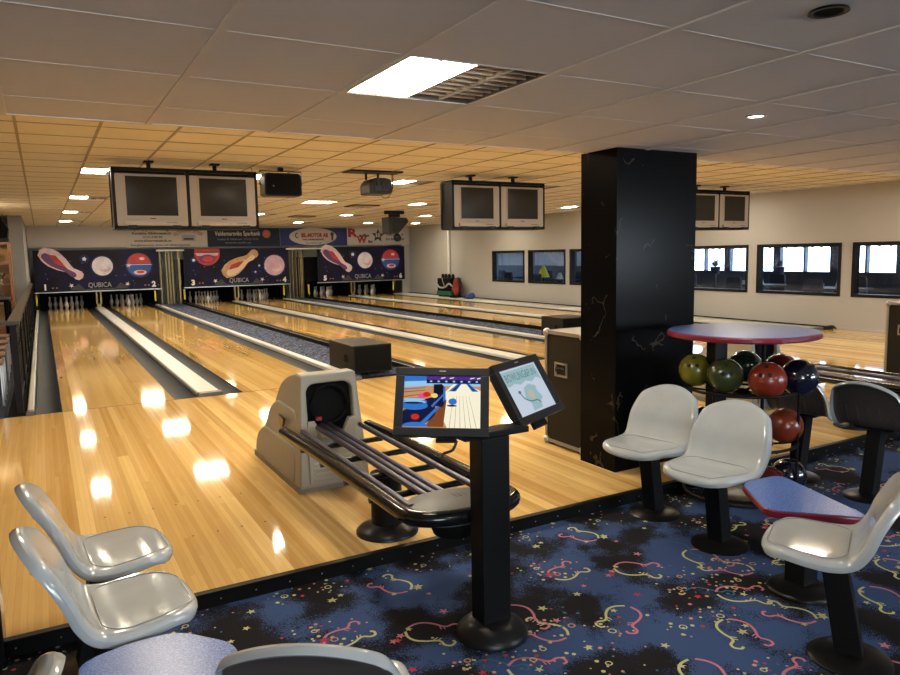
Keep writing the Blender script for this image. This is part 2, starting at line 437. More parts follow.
# ------------------------------------------------------------------ floor, carpet
fl = MB()
fl.box(XL, YS, -.12, XW, YF, 0)
fl.mat(1)
for k in range(7):   # small dark dots on the approach before the lanes
    for px in range(3):
        pass
for pr in range(3):
    for lx in (.08, 1.88):
        for yy in (3.98, 4.56):
            for q in range(7):
                cx = pr*PITCH+lx+.533+(q-3)*.1315
                fl.ngon([(cx+.007*cos(2*PI*a/8), yy+.007*sin(2*PI*a/8), .0012) for a in range(8)])
fl.box(XL+2.6, YF-.012, .0002, XW-.3, YF-.004, .0014)
struct('floor_approach', fl, ['approach', 'hole'])
stp = MB(); stp.box(XL, YS-.022, ZC, XW, YS+.0, .004)
stp.mat(1)
for k in range(52):
    x = -1.0+k*.16
    for z in (-.032,):
        stp.box(x-.003, YS-.0235, z-.003, x+.003, YS-.0225, z+.003)
struct('trim_1', stp, ['matte_black', 'steel'])
ed = MB(); ed.box(XL, YS-.024, .0005, XW, YS+.012, .006); struct('trim_2', ed, 'black_metal')

cp = MB(); cp.add([(XL, YB, ZC), (XW, YB, ZC), (XW, YS, ZC), (XL, YS, ZC)], [(0, 1, 2, 3)])
rnd = random.Random(21)
def P2(z):
    return lambda u, v: (u, v, z)
def half_pin(side, s, curl=1):
    """half outline of a bowling pin, from base centre round the belly to the hooked head"""
    pts = [(.06, -.5), (.20, -.36), (.25, -.18), (.19, .02), (.09, .18), (.08, .28), (.15, .40), (.12, .51), (0, .53), (-.05, .46)]
    return [(side*x*s, y*s) for x, y in pts]
tile_w = 1.15
motifs = []
for (mx, my) in [(.10, .12), (.52, .05), (.92, .20), (.25, .45), (.68, .50), (1.05, .66), (.08, .82), (.45, .88), (.80, .95)]:
    motifs.append((mx+rnd.uniform(-.04, .04), my+rnd.uniform(-.04, .04), rnd.uniform(0, 2*PI), rnd.choice([.20, .22, .24])))
stars = [(rnd.uniform(0, tile_w), rnd.uniform(0, tile_w), rnd.uniform(.014, .027), rnd.uniform(0, 6), rnd.choice([1, 1, 1, 2, 4])) for _ in range(26)]
clus = [(rnd.uniform(0, tile_w), rnd.uniform(0, tile_w)) for _ in range(11)]
dots = []
for cxx, cyy in clus:
    for _ in range(16):
        dots.append((cxx+rnd.gauss(0, .07), cyy+rnd.gauss(0, .07), rnd.choice([.005, .006, .007, .0095]), rnd.choice([1, 1, 2, 4, 5, 1, 3])))
rings = [(cxx+rnd.uniform(-.05, .05), cyy+rnd.uniform(-.05, .05), rnd.uniform(.011, .016), rnd.choice([1, 5, 2, 1])) for cxx, cyy in clus]
xa, xb, ya, yb = -.95, 6.6, .7, YS-.03
def inside(x, y): return xa < x < xb and ya < y < yb
for ti in range(-1, 6):
    for tj in range(0, 3):
        ox, oy = ti*tile_w+.2*(tj % 2), tj*tile_w+.15
        for mx, my, an, s in motifs:
            X, Y = ox+mx, oy+my-.0
            if not inside(X-.26, Y-.26) or not inside(X+.26, Y+.26): continue
            ca, sa = cos(an), sin(an)
            spread = .26
            for sd, ci in ((-1, 2), (1, 1)):
                hp = smooth_path([Vector((a, b, 0)) for a, b in half_pin(sd, s)], 5)
                rt = sd*-spread; c2, s2 = cos(an+rt), sin(an+rt)
                cp.mat(ci); z = ZC+.0012+.0003*ci
                PP = lambda u, v: (X+c2*u-s2*v, Y+s2*u+c2*v, z)
                ribbon(cp, PP, [(p.x, p.y+.5*s) for p in hp], .0115)
                for vv in (.13, .20):   # neck ticks
                    ribbon(cp, PP, [(sd*.09*s, vv*s+.5*s), (sd*-.02*s, vv*s+.53*s)], .006)
            if int(mx*100) % 2 == 0:
                cp.mat(3); z3 = ZC+.0009
                hp = smooth_path([Vector((a, b, 0)) for a, b in half_pin(-1, s*.95)], 4)
                ribbon(cp, lambda u, v: (X-.03+ca*u-sa*v, Y+.02+sa*u+ca*v, z3), [(p.x, p.y) for p in hp], .008)
        for sx, sy, r, ro, ci in stars:
            if inside(ox+sx, oy+sy): cp.mat(ci); star(cp, P2(ZC+.0024), ox+sx, oy+sy, r, ro)
        for dx, dy, r, ci in dots:
            if inside(ox+dx, oy+dy):
                cp.mat(ci); cp.ngon([(ox+dx+r*cos(PI*a/3), oy+dy+r*sin(PI*a/3), ZC+.0021) for a in range(6)])
        for rx, ry, r, ci in rings:
            if inside(ox+rx, oy+ry):
                cp.mat(ci); ribbon(cp, P2(ZC+.0027), [(ox+rx+r*cos(PI*a/6), oy+ry+r*sin(PI*a/6)) for a in range(13)], .0055)
struct('floor_carpet', cp, ['carpet', 'c_yel', 'c_pink', 'c_blue', 'c_red', 'c_org'])
sub = MB(); sub.box(XL, YF, -.16, XW, YEND, -.10); struct('floor_base', sub, 'matte_black')

# ------------------------------------------------------------------ ceilings and walls
LIGHTS = []   # (x0, y0, lit_left, lit_right, label)
nx0, ny0, nt_ = .51, 2.25, .61
near_holes = {(1, 0)}
cn = MB()
def tiles(mb, xs, ys, z, holes):
    for i in range(len(xs)-1):
        for j in range(len(ys)-1):
            if (round(xs[i], 2), round(ys[j], 2)) in holes: continue
            mb.add([(xs[i], ys[j], z), (xs[i+1], ys[j], z), (xs[i+1], ys[j+1], z), (xs[i], ys[j+1], z)], [(0, 1, 2, 3)])
YSOF = 3.90
xs = [XL]+[nx0+nt_*k for k in range(-6, 20)]+[XW]
ys = [YB]+[ny0+nt_*k for k in range(-11, 3)]+[YSOF]
near_l = [(1.12, 2.24), (1.12, -1.40), (3.56, -1.40), (6.61, -1.40)]
def snap(v, seq): return min(seq, key=lambda s: abs(s-v))
NH = []
for x, y in near_l:
    NH.append((snap(x, xs), snap(y, ys)))
tiles(cn, xs, ys, ZN, {(round(a, 2), round(b, 2)) for a, b in NH})
cn.add([(XL, YSOF, ZN), (XW, YSOF, ZN), (XW, YSOF, ZF), (XL, YSOF, ZF)], [(0, 1, 2, 3)])
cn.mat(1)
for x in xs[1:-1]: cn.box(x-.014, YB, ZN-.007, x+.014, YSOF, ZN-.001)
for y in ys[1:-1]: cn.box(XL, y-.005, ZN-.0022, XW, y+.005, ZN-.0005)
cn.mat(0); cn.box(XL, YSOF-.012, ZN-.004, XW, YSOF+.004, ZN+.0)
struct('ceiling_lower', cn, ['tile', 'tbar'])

fx0, fy0 = .50, 9.70
fxs = [XL]+[fx0+.6*k for k in range(-6, 21)]+[XW]
fys = [YSOF]+[fy0+.6*k for k in range(-9, 30)]+[YEND]
far_l = []
for yy, rowname in ((5.60, 'nearest the drop in the ceiling'), (9.70, 'in the row above the foul line'), (13.9, 'in the second row over the lanes'), (18.1, 'in the third row over the lanes'), (22.3, 'in the row nearest the pin decks')):
    for xx in (.50, 2.30, 4.70, 7.10, 9.50, 11.3):
        far_l.append((xx, yy, rowname))
FH = []
for x, y, rn in far_l: FH.append((snap(x, fxs), snap(y, fys), rn))
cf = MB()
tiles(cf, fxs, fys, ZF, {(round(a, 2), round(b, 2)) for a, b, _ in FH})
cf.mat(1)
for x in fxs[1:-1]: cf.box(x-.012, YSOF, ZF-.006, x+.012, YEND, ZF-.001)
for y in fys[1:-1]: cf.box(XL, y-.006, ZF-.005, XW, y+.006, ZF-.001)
struct('ceiling_upper', cf, ['tile_far_lit', 'tbar_far_shadow'])

def ceiling_light(x, y, w, z, lit, label, group, matl):
    t = thing('ceiling_light', label, 'ceiling light', (x, y, z), 0, group)
    h = MB(); g = .004
    a, b = g, w-g
    for q in ((a, a, 0, a+.012, b, .085), (b-.012, a, 0, b, b, .085), (a, a, 0, b, a+.012, .085), (a, b-.012, 0, b, b, .085), (a, a, .08, b, b, .09)): h.box(*q)
    put('housing', h, 'light_house', t)
    L = MB(); q = w/4
    for k in range(1, 4): L.box(k*q-.006, a+.012, .004, k*q+.006, b-.012, .05)
    put('divider_strip', L, 'tbar', t)
    for half in (0, 1):
        x0, x1 = (a+.013, w/2-.007) if half == 0 else (w/2+.007, b-.013)
        if lit[half]:
            p = MB(); p.box(x0, a+.013, .006, x1, b-.013, .012); o = put('lit_panel', p, matl, t)
        else:
            p = MB(); p.box(x0, a+.013, .074, x1, b-.013, .079); n = 9
            for r_ in range(2):
                xa_, xb_ = (x0, x0+(x1-x0)*.48) if r_ == 0 else (x0+(x1-x0)*.52, x1)
                for k in range(1, n):
                    yy = a+.013+(b-a-.026)*k/n
                    p.prism([(yy-.004, .006), (yy+.004, .006), (yy+.012, .05), (yy-.012, .05)], 'x', xa_, xb_)
            put('louvre', p, 'louvre', t)
    return t
NL = ['louvred ceiling light, half lit, in the lower ceiling in front of the pillar',
      'louvred light in the lower ceiling behind the seats',
      'louvred light in the lower ceiling behind the tables', 'louvred light in the lower ceiling far to the back']
for i, (x, y) in enumerate(NH):
    ceiling_light(x, y, nt_, ZN, (1, 0), NL[i], 'louvred lights in the lower ceiling' if i else None, 'lamp_near')
pairn = ['first', 'second', 'third', 'fourth', 'fifth', 'sixth']
for i, (x, y, rn) in enumerate(FH):
    full = (i % 6 == 1) or (i % 6 == 2 and 13 < y < 15)
    ceiling_light(x, y, .6, ZF, (1, 1 if full else 0), 'square louvred light %s, %s from the left side' % (rn, pairn[i % 6]), 'louvred lights in the ceiling over the lanes', 'lamp')
# small recessed spots in the lower ceiling
def spot(x, y, lit, label):
    t = thing('recessed_spotlight', label, 'spotlight', (x, y, ZN))
    m = MB(); n = 24
    vs = []
    for r, z in ((.052, -.0015), (.055, -.008), (.042, -.008), (.038, -.0015)): vs += [(r*cos(2*PI*k/n), r*sin(2*PI*k/n), z) for k in range(n)]
    m.add(vs, [(i*n+k, i*n+(k+1) % n, (i+1)*n+(k+1) % n, (i+1)*n+k) for i in range(3) for k in range(n)])
    put('trim_ring', m, 'steel' if lit else 'black_metal', t, smooth=40)
    b = MB(); b.lathe([(.038, -.004), (.038, -.002)], 20); put('lens', b, 'lamp_spot' if lit else 'matte_black', t)
spot(3.21, 2.49, True, 'small lit recessed spotlight in the lower ceiling before the pillar')
spot(2.00, 1.32, False, 'unlit black recessed spotlight in the lower ceiling, the one close overhead')

wr = MB()
WIN = [(5.80, 7.73), (7.94, 9.72), (9.93, 11.71), (11.92, 13.68), (13.90, 15.71), (15.90, 17.66), (17.86, 19.64)]
WZ0, WZ1 = .60, 1.58
def wall_x(mb, x, y0, y1, z0, z1, wins, a, b, t=.12):
    ycur = y0
    for (p, q) in sorted(wins):
        mb.box(x, ycur, z0, x+t, p, z1); mb.box(x, p, z0, x+t, q, a); mb.box(x, p, b, x+t, q, z1); ycur = q
    mb.box(x, ycur, z0, x+t, y1, z1)
wall_x(wr, XW, YB, YEND, -.16, ZF+.2, WIN, WZ0, WZ1)
struct('wall_right', wr, 'wall')
for i, (p, q) in enumerate(WIN):
    w = thing('window_%d' % (i+1), None, None, (XW, (p+q)/2, (WZ0+WZ1)/2)); w['kind'] = 'structure'
    hw, hh, ft = (q-p)/2, (WZ1-WZ0)/2, .055
    f = MB()
    for z0, z1, y0, y1 in ((-hh, -hh+ft, -hw, hw), (hh-ft, hh, -hw, hw), (-hh+ft, hh-ft, -hw, -hw+ft), (-hh+ft, hh-ft, hw-ft, hw)):
        f.box(-.018, y0, z0, .128, y1, z1)
    o = put('window_frame', f, 'frame_dark', w); o['kind'] = 'structure'
    g = MB(); g.box(.06, -hw+ft, -hh+ft, .066, hw-ft, hh-ft); o = put('window_pane', g, 'glass', w); o['kind'] = 'structure'
wl = MB(); wl.box(XL-.1, YB, -.16, XL, YEND, ZF+.2); struct('wall_left', wl, 'wall_warm')
wb = MB()
bw = [(-2.4, 0.2), (6.2, 8.6), (9.2, 11.8)]
xc = XL
for a, b in bw:
    wb.box(xc, YB-.12, -.16, a, YB, ZF); wb.box(a, YB-.12, -.16, b, YB, .85); wb.box(a, YB-.12, 2.0, b, YB, ZF); xc = b
wb.box(xc, YB-.12, -.16, XW, YB, ZF)
struct('wall_back', wb, 'wall')
for i, (a, b) in enumerate(bw):
    f = MB()
    for q in ((a, .85, b, .91), (a, 1.94, b, 2.0), (a, .91, a+.06, 1.94), (b-.06, .91, b, 1.94), ((a+b)/2-.03, .91, (a+b)/2+.03, 1.94)): f.box(q[0], YB-.11, q[1], q[2], YB-.02, q[3])
    struct('window_%d' % (len(WIN)+1+i), f, 'frame_dark')
we = MB(); we.box(XL, YEND, -.16, XW+.12, YEND+.1, ZF+.2); struct('wall_far', we, 'wall')
# short stretch of white wall beside the last pin deck, header over the pin decks
wh = MB(); wh.box(-.35, 25.62, 1.93, XW, 25.72, ZF); struct('wall_header', wh, 'white_board')
wj = MB(); wj.box(12.36, 25.66, -.1, XW, 25.76, 1.93); struct('wall_end', wj, 'wall')
wg = MB(); wg.box(-.62, 20.0, -.1, -.33, 25.6, ZF); struct('wall_partition', wg, 'wall_grey')
bb = MB(); bb.box(XW-.012, YS, 0, XW, YF, .03); struct('baseboard_right', bb, 'wall')
pl = MB(); pl.box(3.30, 3.60, 0, 4.035, 3.96, ZN-.001)
plo = struct('wall_pillar', pl, 'marble'); plo.name = 'wall_pillar'
bp = MB(); bp.box(-.50, 3.14, ZC, -.232, 3.29, 1.25)
tag(put('partition_post', bp, 'gloss_black', bevel=.004), 'black panel end standing at the left edge of the step', 'partition')

# ------------------------------------------------------------------ lanes
def arc_gutter(x0, x1, d=.05, n=8):
    pts = [(x0+(x1-x0)*k/n, -.012-d*sin(PI*k/n)**.7) for k in range(n+1)]
    return pts
ordn = ['one', 'two', 'three', 'four', 'five', 'six']
for pr in range(3):
    for j, lx in enumerate((.08, 1.88)):
        no = pr*2+j; x0 = pr*PITCH+lx; x1 = x0+1.067
        t = thing('bowling_lane', 'varnished maple bowling lane number %s%s' % (ordn[no], ', the leftmost beside the railing' if no == 0 else (', the last one by the windowed wall' if no == 5 else '')), 'bowling lane', (x0, YF, 0), 0, 'bowling lanes')
        b = MB(); b.box(0, .002, -.10, 1.067, 26.66-YF, 0)
        b.mat(1)
        for k in range(7): # arrows and dots let into the lane
            cx = .533+(k-3)*.1315; yy = 4.3+.16*(3-abs(k-3))
            b.ngon([(cx-.014, yy-.07, .0012), (cx+.014, yy-.07, .0012), (cx, yy+.07, .0012)])
        for k in range(10):
            cx = .533+(k-4.5)*.105; b.ngon([(cx+.009*cos(PI*a/4), 2.1+.013*sin(PI*a/4), .0012) for a in range(8)])
        put('lane_bed', b, ['lane', 'oak'], t)
        for side in (0, 1):
            g = MB(); gx = -.24 if side == 0 else 1.067
            pts = arc_gutter(gx+.005, gx+.235); vs = []; Lg = 26.6-YF
            for yy in (.002, Lg): vs += [(p[0], yy, p[1]) for p in pts]
            n = len(pts); g.add(vs, [(k, k+1, n+k+1, n+k) for k in range(n-1)])
            g.box(gx+.001, .002, -.10, gx+.006, Lg, .0); g.box(gx+.234, .002, -.10, gx+.239, Lg, .0)
            put('gutter', g, 'gutter', t, smooth=30)

def capping(x0, x1, label, h=.035, y1=25.6, endw=.0, grey=True):
    t = thing('lane_capping', label, 'lane capping', (x0, YF, 0))
    w = x1-x0
    c = MB(); c.prism([(0, -.10), (0, h-.012), (.012, h), (w-.012, h), (w, h-.012), (w, -.10)], 'y', .05, y1-YF)
    put('capping_strip', c, 'cap_white', t)
    e = MB(); e.prism([(-.012, -.0), (-.012, h-.006), (.006, h+.008), (w-.006, h+.008), (w+.012, h-.006), (w+.012, -.0)], 'y', -.035, .075)
    put('end_cap', e, 'cap_grey', t, bevel=.006)
    return t
capping(-.228, -.168, 'pale capping strip between the railing and lane one')
for pr in range(3):
    a = pr*PITCH
    capping(a+1.40, a+1.645, 'broad white capping strip between lanes %s and %s' % (ordn[pr*2], ordn[pr*2+1]))
capping(11.85, 12.45, 'pale capping at the outer edge of lane six along the windowed wall', h=.03)
for pr in range(2):
    a = pr*PITCH
    nm = '%s and %s' % (ordn[pr*2+1], ordn[pr*2+2])
    t = thing('lane_divider', 'wide carpeted divider between lanes %s' % nm, 'lane divider', (a+3.19, YF, 0))
    d = MB(); d.box(.10, .08, -.10, .87, 25.6-YF, .012); put('carpet_strip', d, 'carpet_speck', t)
    for k, xx in enumerate((.005, .865)):
        s = MB(); s.prism([(xx, -.10), (xx, .036), (xx+.01, .046), (xx+.09, .046), (xx+.10, .036), (xx+.10, -.10)], 'y', .05, 25.6-YF); put('edge_strip', s, 'cap_white', t)
        e = MB(); e.box(xx-.012, -.03, 0, xx+.112, .07, .05); put('end_cap', e, 'cap_grey', t, bevel=.006)
    s = MB(); s.box(.845, .08, .0, .865, 25.6-YF, .075)
    put('dark_kerb', s, 'matte_black', t)
    f = MB(); f.box(.10, .02, 0, .865, .08, .02); put('front_sill', f, 'black_metal', t)

# ------------------------------------------------------------------ pins and pinsetters
pin_prof = [(.001, 0), (.0258, 0), (.0287, .012), (.036, .03), (.0493, .07), (.0578, .105), (.0605, .118), (.0585, .14), (.048, .185), (.034, .225), (.025, .25), (.0228, .262), (.0235, .282), (.0275, .315), (.0322, .343), (.0305, .36), (.022, .374), (.010, .380), (.001, .381)]
pm = MB(); pm.lathe(pin_prof, 14)
pin0 = None
rows = [(0, 0, 'head pin at the front'), (1, 0, 'left pin of the second row'), (1, 1, 'right pin of the second row'), (2, 0, 'left pin of the third row'), (2, 1, 'middle pin of the third row'), (2, 2, 'right pin of the third row'),
        (3, 0, 'leftmost pin of the back row'), (3, 1, 'second pin of the back row'), (3, 2, 'third pin of the back row'), (3, 3, 'rightmost pin of the back row')]
for no in range(6):
    cx = (no//2)*PITCH+(.08, 1.88)[no % 2]+.533
    for r, k, desc in rows:
        x = cx+(k-r/2)*.3048; y = 25.72+r*.264
        lab = 'white bowling pin on lane %s, %s' % (ordn[no], desc)
        if pin0 is None:
            pin0 = put('bowling_pin', pm, 'pin', loc=(x, y, 0), smooth=60); o = pin0
        else:
            o = pin0.copy(); C.objects.link(o); o.location = (x, y, 0)
        tag(o, lab, 'bowling pin', 'bowling pins standing at the lane ends')
for pr in range(3):
    a = pr*PITCH
    t = thing('pinsetter', 'dark pin deck housing behind lanes %s and %s' % (ordn[pr*2], ordn[pr*2+1]), 'pinsetter', (a, 25.45, 0), 0, 'pin deck housings')
    for nm, x0, x1 in (('kickback', -.25, -.17), ('kickback', 1.42, 1.62), ('kickback', 3.20, 3.28)):
        k = MB(); k.box(x0, 0, .0, x1, 1.7, .62); put(nm, k, 'matte_black', t)
    k = MB(); k.box(-.13, 1.25, -.08, 3.16, 1.29, .9); put('pit_curtain', k, 'matte_black', t)
    k = MB(); k.box(-.22, .25, .60, 3.25, 1.7, 1.5); put('machine_cover', k, 'matte_black', t)
    k = MB(); k.box(1.46, -.06, .04, 1.58, -.01, .14); k.box(1.44, -.08, .14, 1.48, -.01, .56); k.box(1.56, -.08, .14, 1.60, -.01, .56)
    put('centre_bracket', k, 'gold', t)
    for xx in (-.20, 3.20):
        k = MB(); k.box(xx-.025, -.05, .16, xx+.025, -.01, .50); put('yellow_marker', k, 'yellow', t)

# space-themed masking boards over the pins
def masking(pr, kind):
    x0, x1 = (-.21, 3.36) if pr == 0 else ((4.13, 7.72) if pr == 1 else (8.78, 12.30))
    z0, z1 = .57, 1.85; W, H = x1-x0, z1-z0
    words = ['space artwork board beside the railing, with a pink pin, numbered 1 and 2', 'space artwork board with a golden pin, numbered 3 and 4', 'space artwork board closest to the windowed wall, numbered 5 and 6'][pr]
    t = thing('masking_board', words, 'masking board', (x0, 25.30, z0))
    b = MB(); b.box(0, 0, 0, W, .04, H); put('board', b, 'space', t)
    f = MB(); f.box(-.03, -.01, -.03, W+.03, .05, 0); put('bottom_rail', f, 'steel', t)
    art = MB(); lay = [0]
    def P(off): return lambda u, v: (u, -off, v)
    def pinart(cx, cy, L, ang, mi, m2, m3):
        pro = [(0, -.5), (.11, -.47), (.17, -.33), (.185, -.18), (.15, .0), (.09, .16), (.07, .24), (.09, .33), (.105, .40), (.08, .47), (0, .5)]
        pts = pro+[(-x, y) for x, y in pro[-2:0:-1]]
        ca, sa = cos(ang), sin(ang)
        q = lambda off, sc, dx=0: [(cx+L*(ca*(x*sc+dx)-sa*y*sc), -off, cy+L*(sa*(x*sc+dx)+ca*y*sc)) for x, y in pts]
        art.mat(mi); art.ngon(q(.006, 1)); art.mat(m2)
        inner = [(x*.55+.05, y*.8-.02) for x, y in pts]
        art.ngon([(cx+L*(ca*x-sa*y), -.009, cy+L*(sa*x+ca*y)) for x, y in inner])
        art.mat(m3)
        art.ngon([(cx+L*(ca*x*.45-sa*y), -.012, cy+L*(sa*x*.45+ca*y)) for x, y in [(-.20, -.2), (-.05, -.32), (.12, -.1), (.02, .1), (-.08, .0)]])
    def moon(cx, cy, r, mi):
        art.mat(8); disc(art, P(.004), cx, cy, r*1.14); art.mat(mi); disc(art, P(.006), cx, cy, r)
        art.mat(4 if mi == 3 else 3); disc(art, P(.0075), cx+r*.25, cy-r*.3, r*.55, 18, sy=.6); art.mat(mi); disc(art, P(.009), cx+r*.1, cy-r*.12, r*.45, 16, sy=.6)
    def glare(cx, cy, r):
        art.mat(8); disc(art, P(.005), cx, cy, r*1.6); art.mat(7); disc(art, P(.008), cx, cy, r*.6); star(art, P(.009), cx, cy, r, .2, .3)
    mats = ['art_red', 'art_blue', 'art_moon', 'art_pink', 'art_pin', 'art_gold', 'art_cream', 'art_star', 'art_halo', 'art_purple', 'hole']
    if kind == 'A':
        pinart(.155*W+.20, .66*H, 1.42, math.radians(-128), 4, 9, 0)
        glare(.39*W, .78*H, .085)
        moon(.53*W, .60*H, .30, 2)
        art.mat(7); art.add([P(.008)(.60*W, .80*H), P(.008)(.59*W, .78*H), P(.008)(.665*W, .93*H)], [(0, 1, 2)])
        cx, cy, r = .83*W, .60*H, .365
        art.mat(8); disc(art, P(.004), cx, cy, r*1.12)
        art.mat(1); disc(art, P(.006), cx, cy, r, 28)
        art.mat(0); disc(art, P(.009), cx, cy+.03, r*.97, 24, .08, PI-.08)
        art.mat(4); disc(art, P(.011), cx+.10, cy+.21, .08, 14, sy=.6)
        art.mat(4); disc(art, P(.009), cx+.02, cy-.23, .19, 18, sy=.42)
        art.mat(0); disc(art, P(.011), cx+.04, cy-.22, .12, 16, sy=.4)
        art.mat(7); art.add([P(.010)(cx-r*1.1, cy+.01), P(.010)(cx+r*1.1, cy+.01), P(.010)(cx+r, cy+.03), P(.010)(cx-r, cy+.03)], [(0, 1, 2, 3)]); star(art, P(.012), cx-r*.85, cy+.0, .09, .3, .3)
    else:
        cx, cy, r = .215*W, .96*H, .42
        art.mat(0); disc(art, P(.005), cx, cy-.10, r*1.0, 28, PI*.98, PI*2.02)
        art.mat(0); art.add([P(.005)(cx-r, cy-.10), P(.005)(cx+r, cy-.10), P(.005)(cx+r*.95, H-.01), P(.005)(cx-r*.95, H-.01)], [(0, 1, 2, 3)])
        art.mat(4); art.add([P(.008)(cx-r*.92, cy-.10), P(.008)(cx+r*.92, cy-.10), P(.008)(cx+r*.8, cy-.19), P(.008)(cx-r*.8, cy-.19)], [(0, 1, 2, 3)])
        art.mat(9); disc(art, P(.009), cx, cy-.30, .27, 20, sy=.55)
        art.mat(0); disc(art, P(.011), cx+.02, cy-.31, .19, 18, sy=.5)
        glare(.09*W, .70*H, .07)
        pinart(.52*W, .60*H, 1.45, math.radians(-57), 5, 6, 0)
        moon(.85*W, .52*H, .36, 3)
        art.mat(7)
        for (u, v) in ((.70, .52), (.76, .44), (.66, .35)): star(art, P(.008), u*W, v*H, .06, .2, .3)
    put('artwork', art, mats, t)
    l = MB(); PL = P(.014)
    l.mat(1)
    l.ngon([PL(u*W, v*H) for u, v in ((.37, .02), (.63, .02), (.61, .05), (.39, .05))])
    l.mat(0)
    text_mesh(l, 'QUBICA', .22, lambda u, v: PL(.5*W+u, .135*H+v), width=.66)
    for s in (-1, 1):
        cv = MB(); cv.ngon([PL(.5*W+s*.42, .03*H), PL(.5*W+s*.85, .03*H), PL(.5*W+s*.60, .19*H)]); cv.mat(1); star(cv, P(.018), .5*W+s*.80, .14*H, .085, s*.5, .28); put('star_mark', cv, ['ink_dark', 'ink_white'], t)
    for kk, fu in ((1, .075), (2, .945)):
        nm = MB(); text_mesh(nm, str(pr*2+kk), .24, lambda u, v: PL(fu*W+u, .11*H+v), bold=.012); put('numeral', nm, 'ink_white', t)
    l.mat(3)
    for uu in (.125, .865):
        dm = MB()
        for u2 in (uu, uu+.03): dm.ngon([PL(u2*W, .08*H), PL(u2*W+.05, .08*H), PL(u2*W+.05, .11*H), PL(u2*W, .11*H)])
        put('arrow_mark', dm, 'ink_rust', t)
    put('lettering', l, ['ink_grey', 'ink_dark', 'ink_white', 'ink_rust'], t)
masking(0, 'A'); masking(1, 'B'); masking(2, 'A')

# foil strip curtains and gear in the gaps between the boards
def foil(x0, x1, label):
    m = MB(); n = int((x1-x0)/.045); r = random.Random(int(x0*100))
    for k in range(n):
        m.mat(0 if r.random() < .36 else 1)
        x = x0+(x1-x0)*(k+.1)/n; d = r.uniform(0, .12)
        m.box(x, d, .0, x+(x1-x0)*.7/n, d+.01, r.uniform(1.70, 1.80))
    o = put('foil_curtain', m, ['gold', 'curtain_dark'], loc=(0, 25.55, 0)); tag(o, label, 'foil curtain', None, 'stuff')
foil(3.42, 4.08, 'gold and black strip curtain hanging between the boards numbered 2 and 3')
foil(7.78, 8.34, 'gold and black strip curtain hanging between the boards numbered 4 and 5')
for x0, x1, nn in ((3.30, 4.16, 'left'), (7.62, 8.95, 'right')):
    m = MB(); m.tube([(x0, 25.27, 1.80), (x1, 25.27, 1.80)], .03, 10)
    tag(put('white_rail', m, 'white', smooth=40), ('white rail bridging from board number 2 to the golden pin board' if nn == 'left' else 'white rail above the strip curtain next to board number 5'), 'rail')
for pr in range(3):
    a = (0, 4.32, 8.8)[pr]
    t = thing('fluorescent_batten', 'fluorescent batten glowing behind the signs over lanes %s and %s' % (ordn[pr*2], ordn[pr*2+1]), 'fluorescent light', (a, 26.3, 2.15))
    m = MB(); m.box(.2, -.05, .03, 3.2, .05, .09); put('batten_body', m, 'white', t)
    m = MB(); m.tube([(.22, 0, 0), (3.18, 0, 0)], .015, 8); put('tube', m, 'tube', t)
    for xx in (.6, 2.8):
        m = MB(); m.box(xx-.01, -.01, .09, xx+.01, .01, ZF-2.15); put('hanger', m, 'white', t)

# ------------------------------------------------------------------ advertising signs over the lanes
SY = 25.56
def sign(name, x0, x1, bg, label):
    t = thing(name, label, 'sign', (x0, SY, 1.91)); b = MB(); b.box(0, 0, 0, x1-x0, .03, .64); put('panel', b, bg, t)
    return t, x1-x0
PS = lambda u, v: (u, -.004, v)
t, W = sign('advertising_sign', 2.46, 4.98, 'white_board', 'white sign with red arched lettering and a web address under the left televisions')
l = MB()
text_mesh(l, 'Byt uppvärmning?', .15, lambda u, v: PS(.75+u, .60+v), width=1.20, bold=.003)
text_mesh(l, 'Kontakta Allvärmeteknik', .11, lambda u, v: PS(.78+u, .455+v), width=1.20, bold=.003)
text_mesh(l, '0123-540 86', .09, lambda u, v: PS(.80+u, .335+v), width=.6, bold=.002)
text_mesh(l, 'www.allvarmeteknik.se', .11, lambda u, v: PS(.80+u, .215+v), width=1.15, bold=.003)
text_mesh(l, 'Energibesparande värme och luftvärmepumpar', .10, lambda u, v: PS(1.05+u, .075+v), width=1.85, bold=.002)
l.mat(1); text_mesh(l, 'ALLVÄRMETEKNIK', .17, lambda u, v: PS(1.92+u, .545+v), width=1.0, bold=.004, arc=.75)
em = MB(); ribbon(em, PS, [(1.92+.62*sin(a), .0+.62*cos(a)) for a in [(-.62+1.24*k/14) for k in range(15)]], .012); put('arch_line', em, 'ink_rust', t)
em = MB(); em.ngon([PS(*p) for p in ((1.70, .20), (2.14, .20), (2.14, .40), (1.70, .40))])
em.mat(1); em.ngon([(u, -.006, v) for u, v in ((1.76, .24), (2.08, .24), (2.08, .30), (1.76, .30))]); put('house_emblem', em, ['ink_grey', 'ink_dark'], t)
put('lettering', l, ['ink_dark', 'ink_rust', 'ink_grey'], t)
t, W = sign('advertising_sign', 5.00, 7.50, 'navy_board', 'dark navy sign for a savings bank with a copper emblem')
l = MB(); text_mesh(l, 'Valdemarsviks Sparbank', .21, lambda u, v: PS(1.02+u, .44+v), width=1.56, bold=.002)
l.mat(2); text_mesh(l, 'Storgatan 20, Valdemarsvik  Tel 0123-122 00', .09, lambda u, v: PS(1.02+u, .25+v), width=1.4); text_mesh(l, 'www.vasb.se', .09, lambda u, v: PS(1.02+u, .13+v), width=.9)
em = MB(); disc(em, PS, 2.02, .43, .145)
em.mat(1); star(em, lambda u, v: (u, -.007, v), 2.02, .43, .10, .1, .5); put('emblem', em, ['ink_copper', 'ink_rust'], t)
put('lettering', l, ['ink_white', 'ink_copper', 'ink_grey', 'ink_rust'], t)
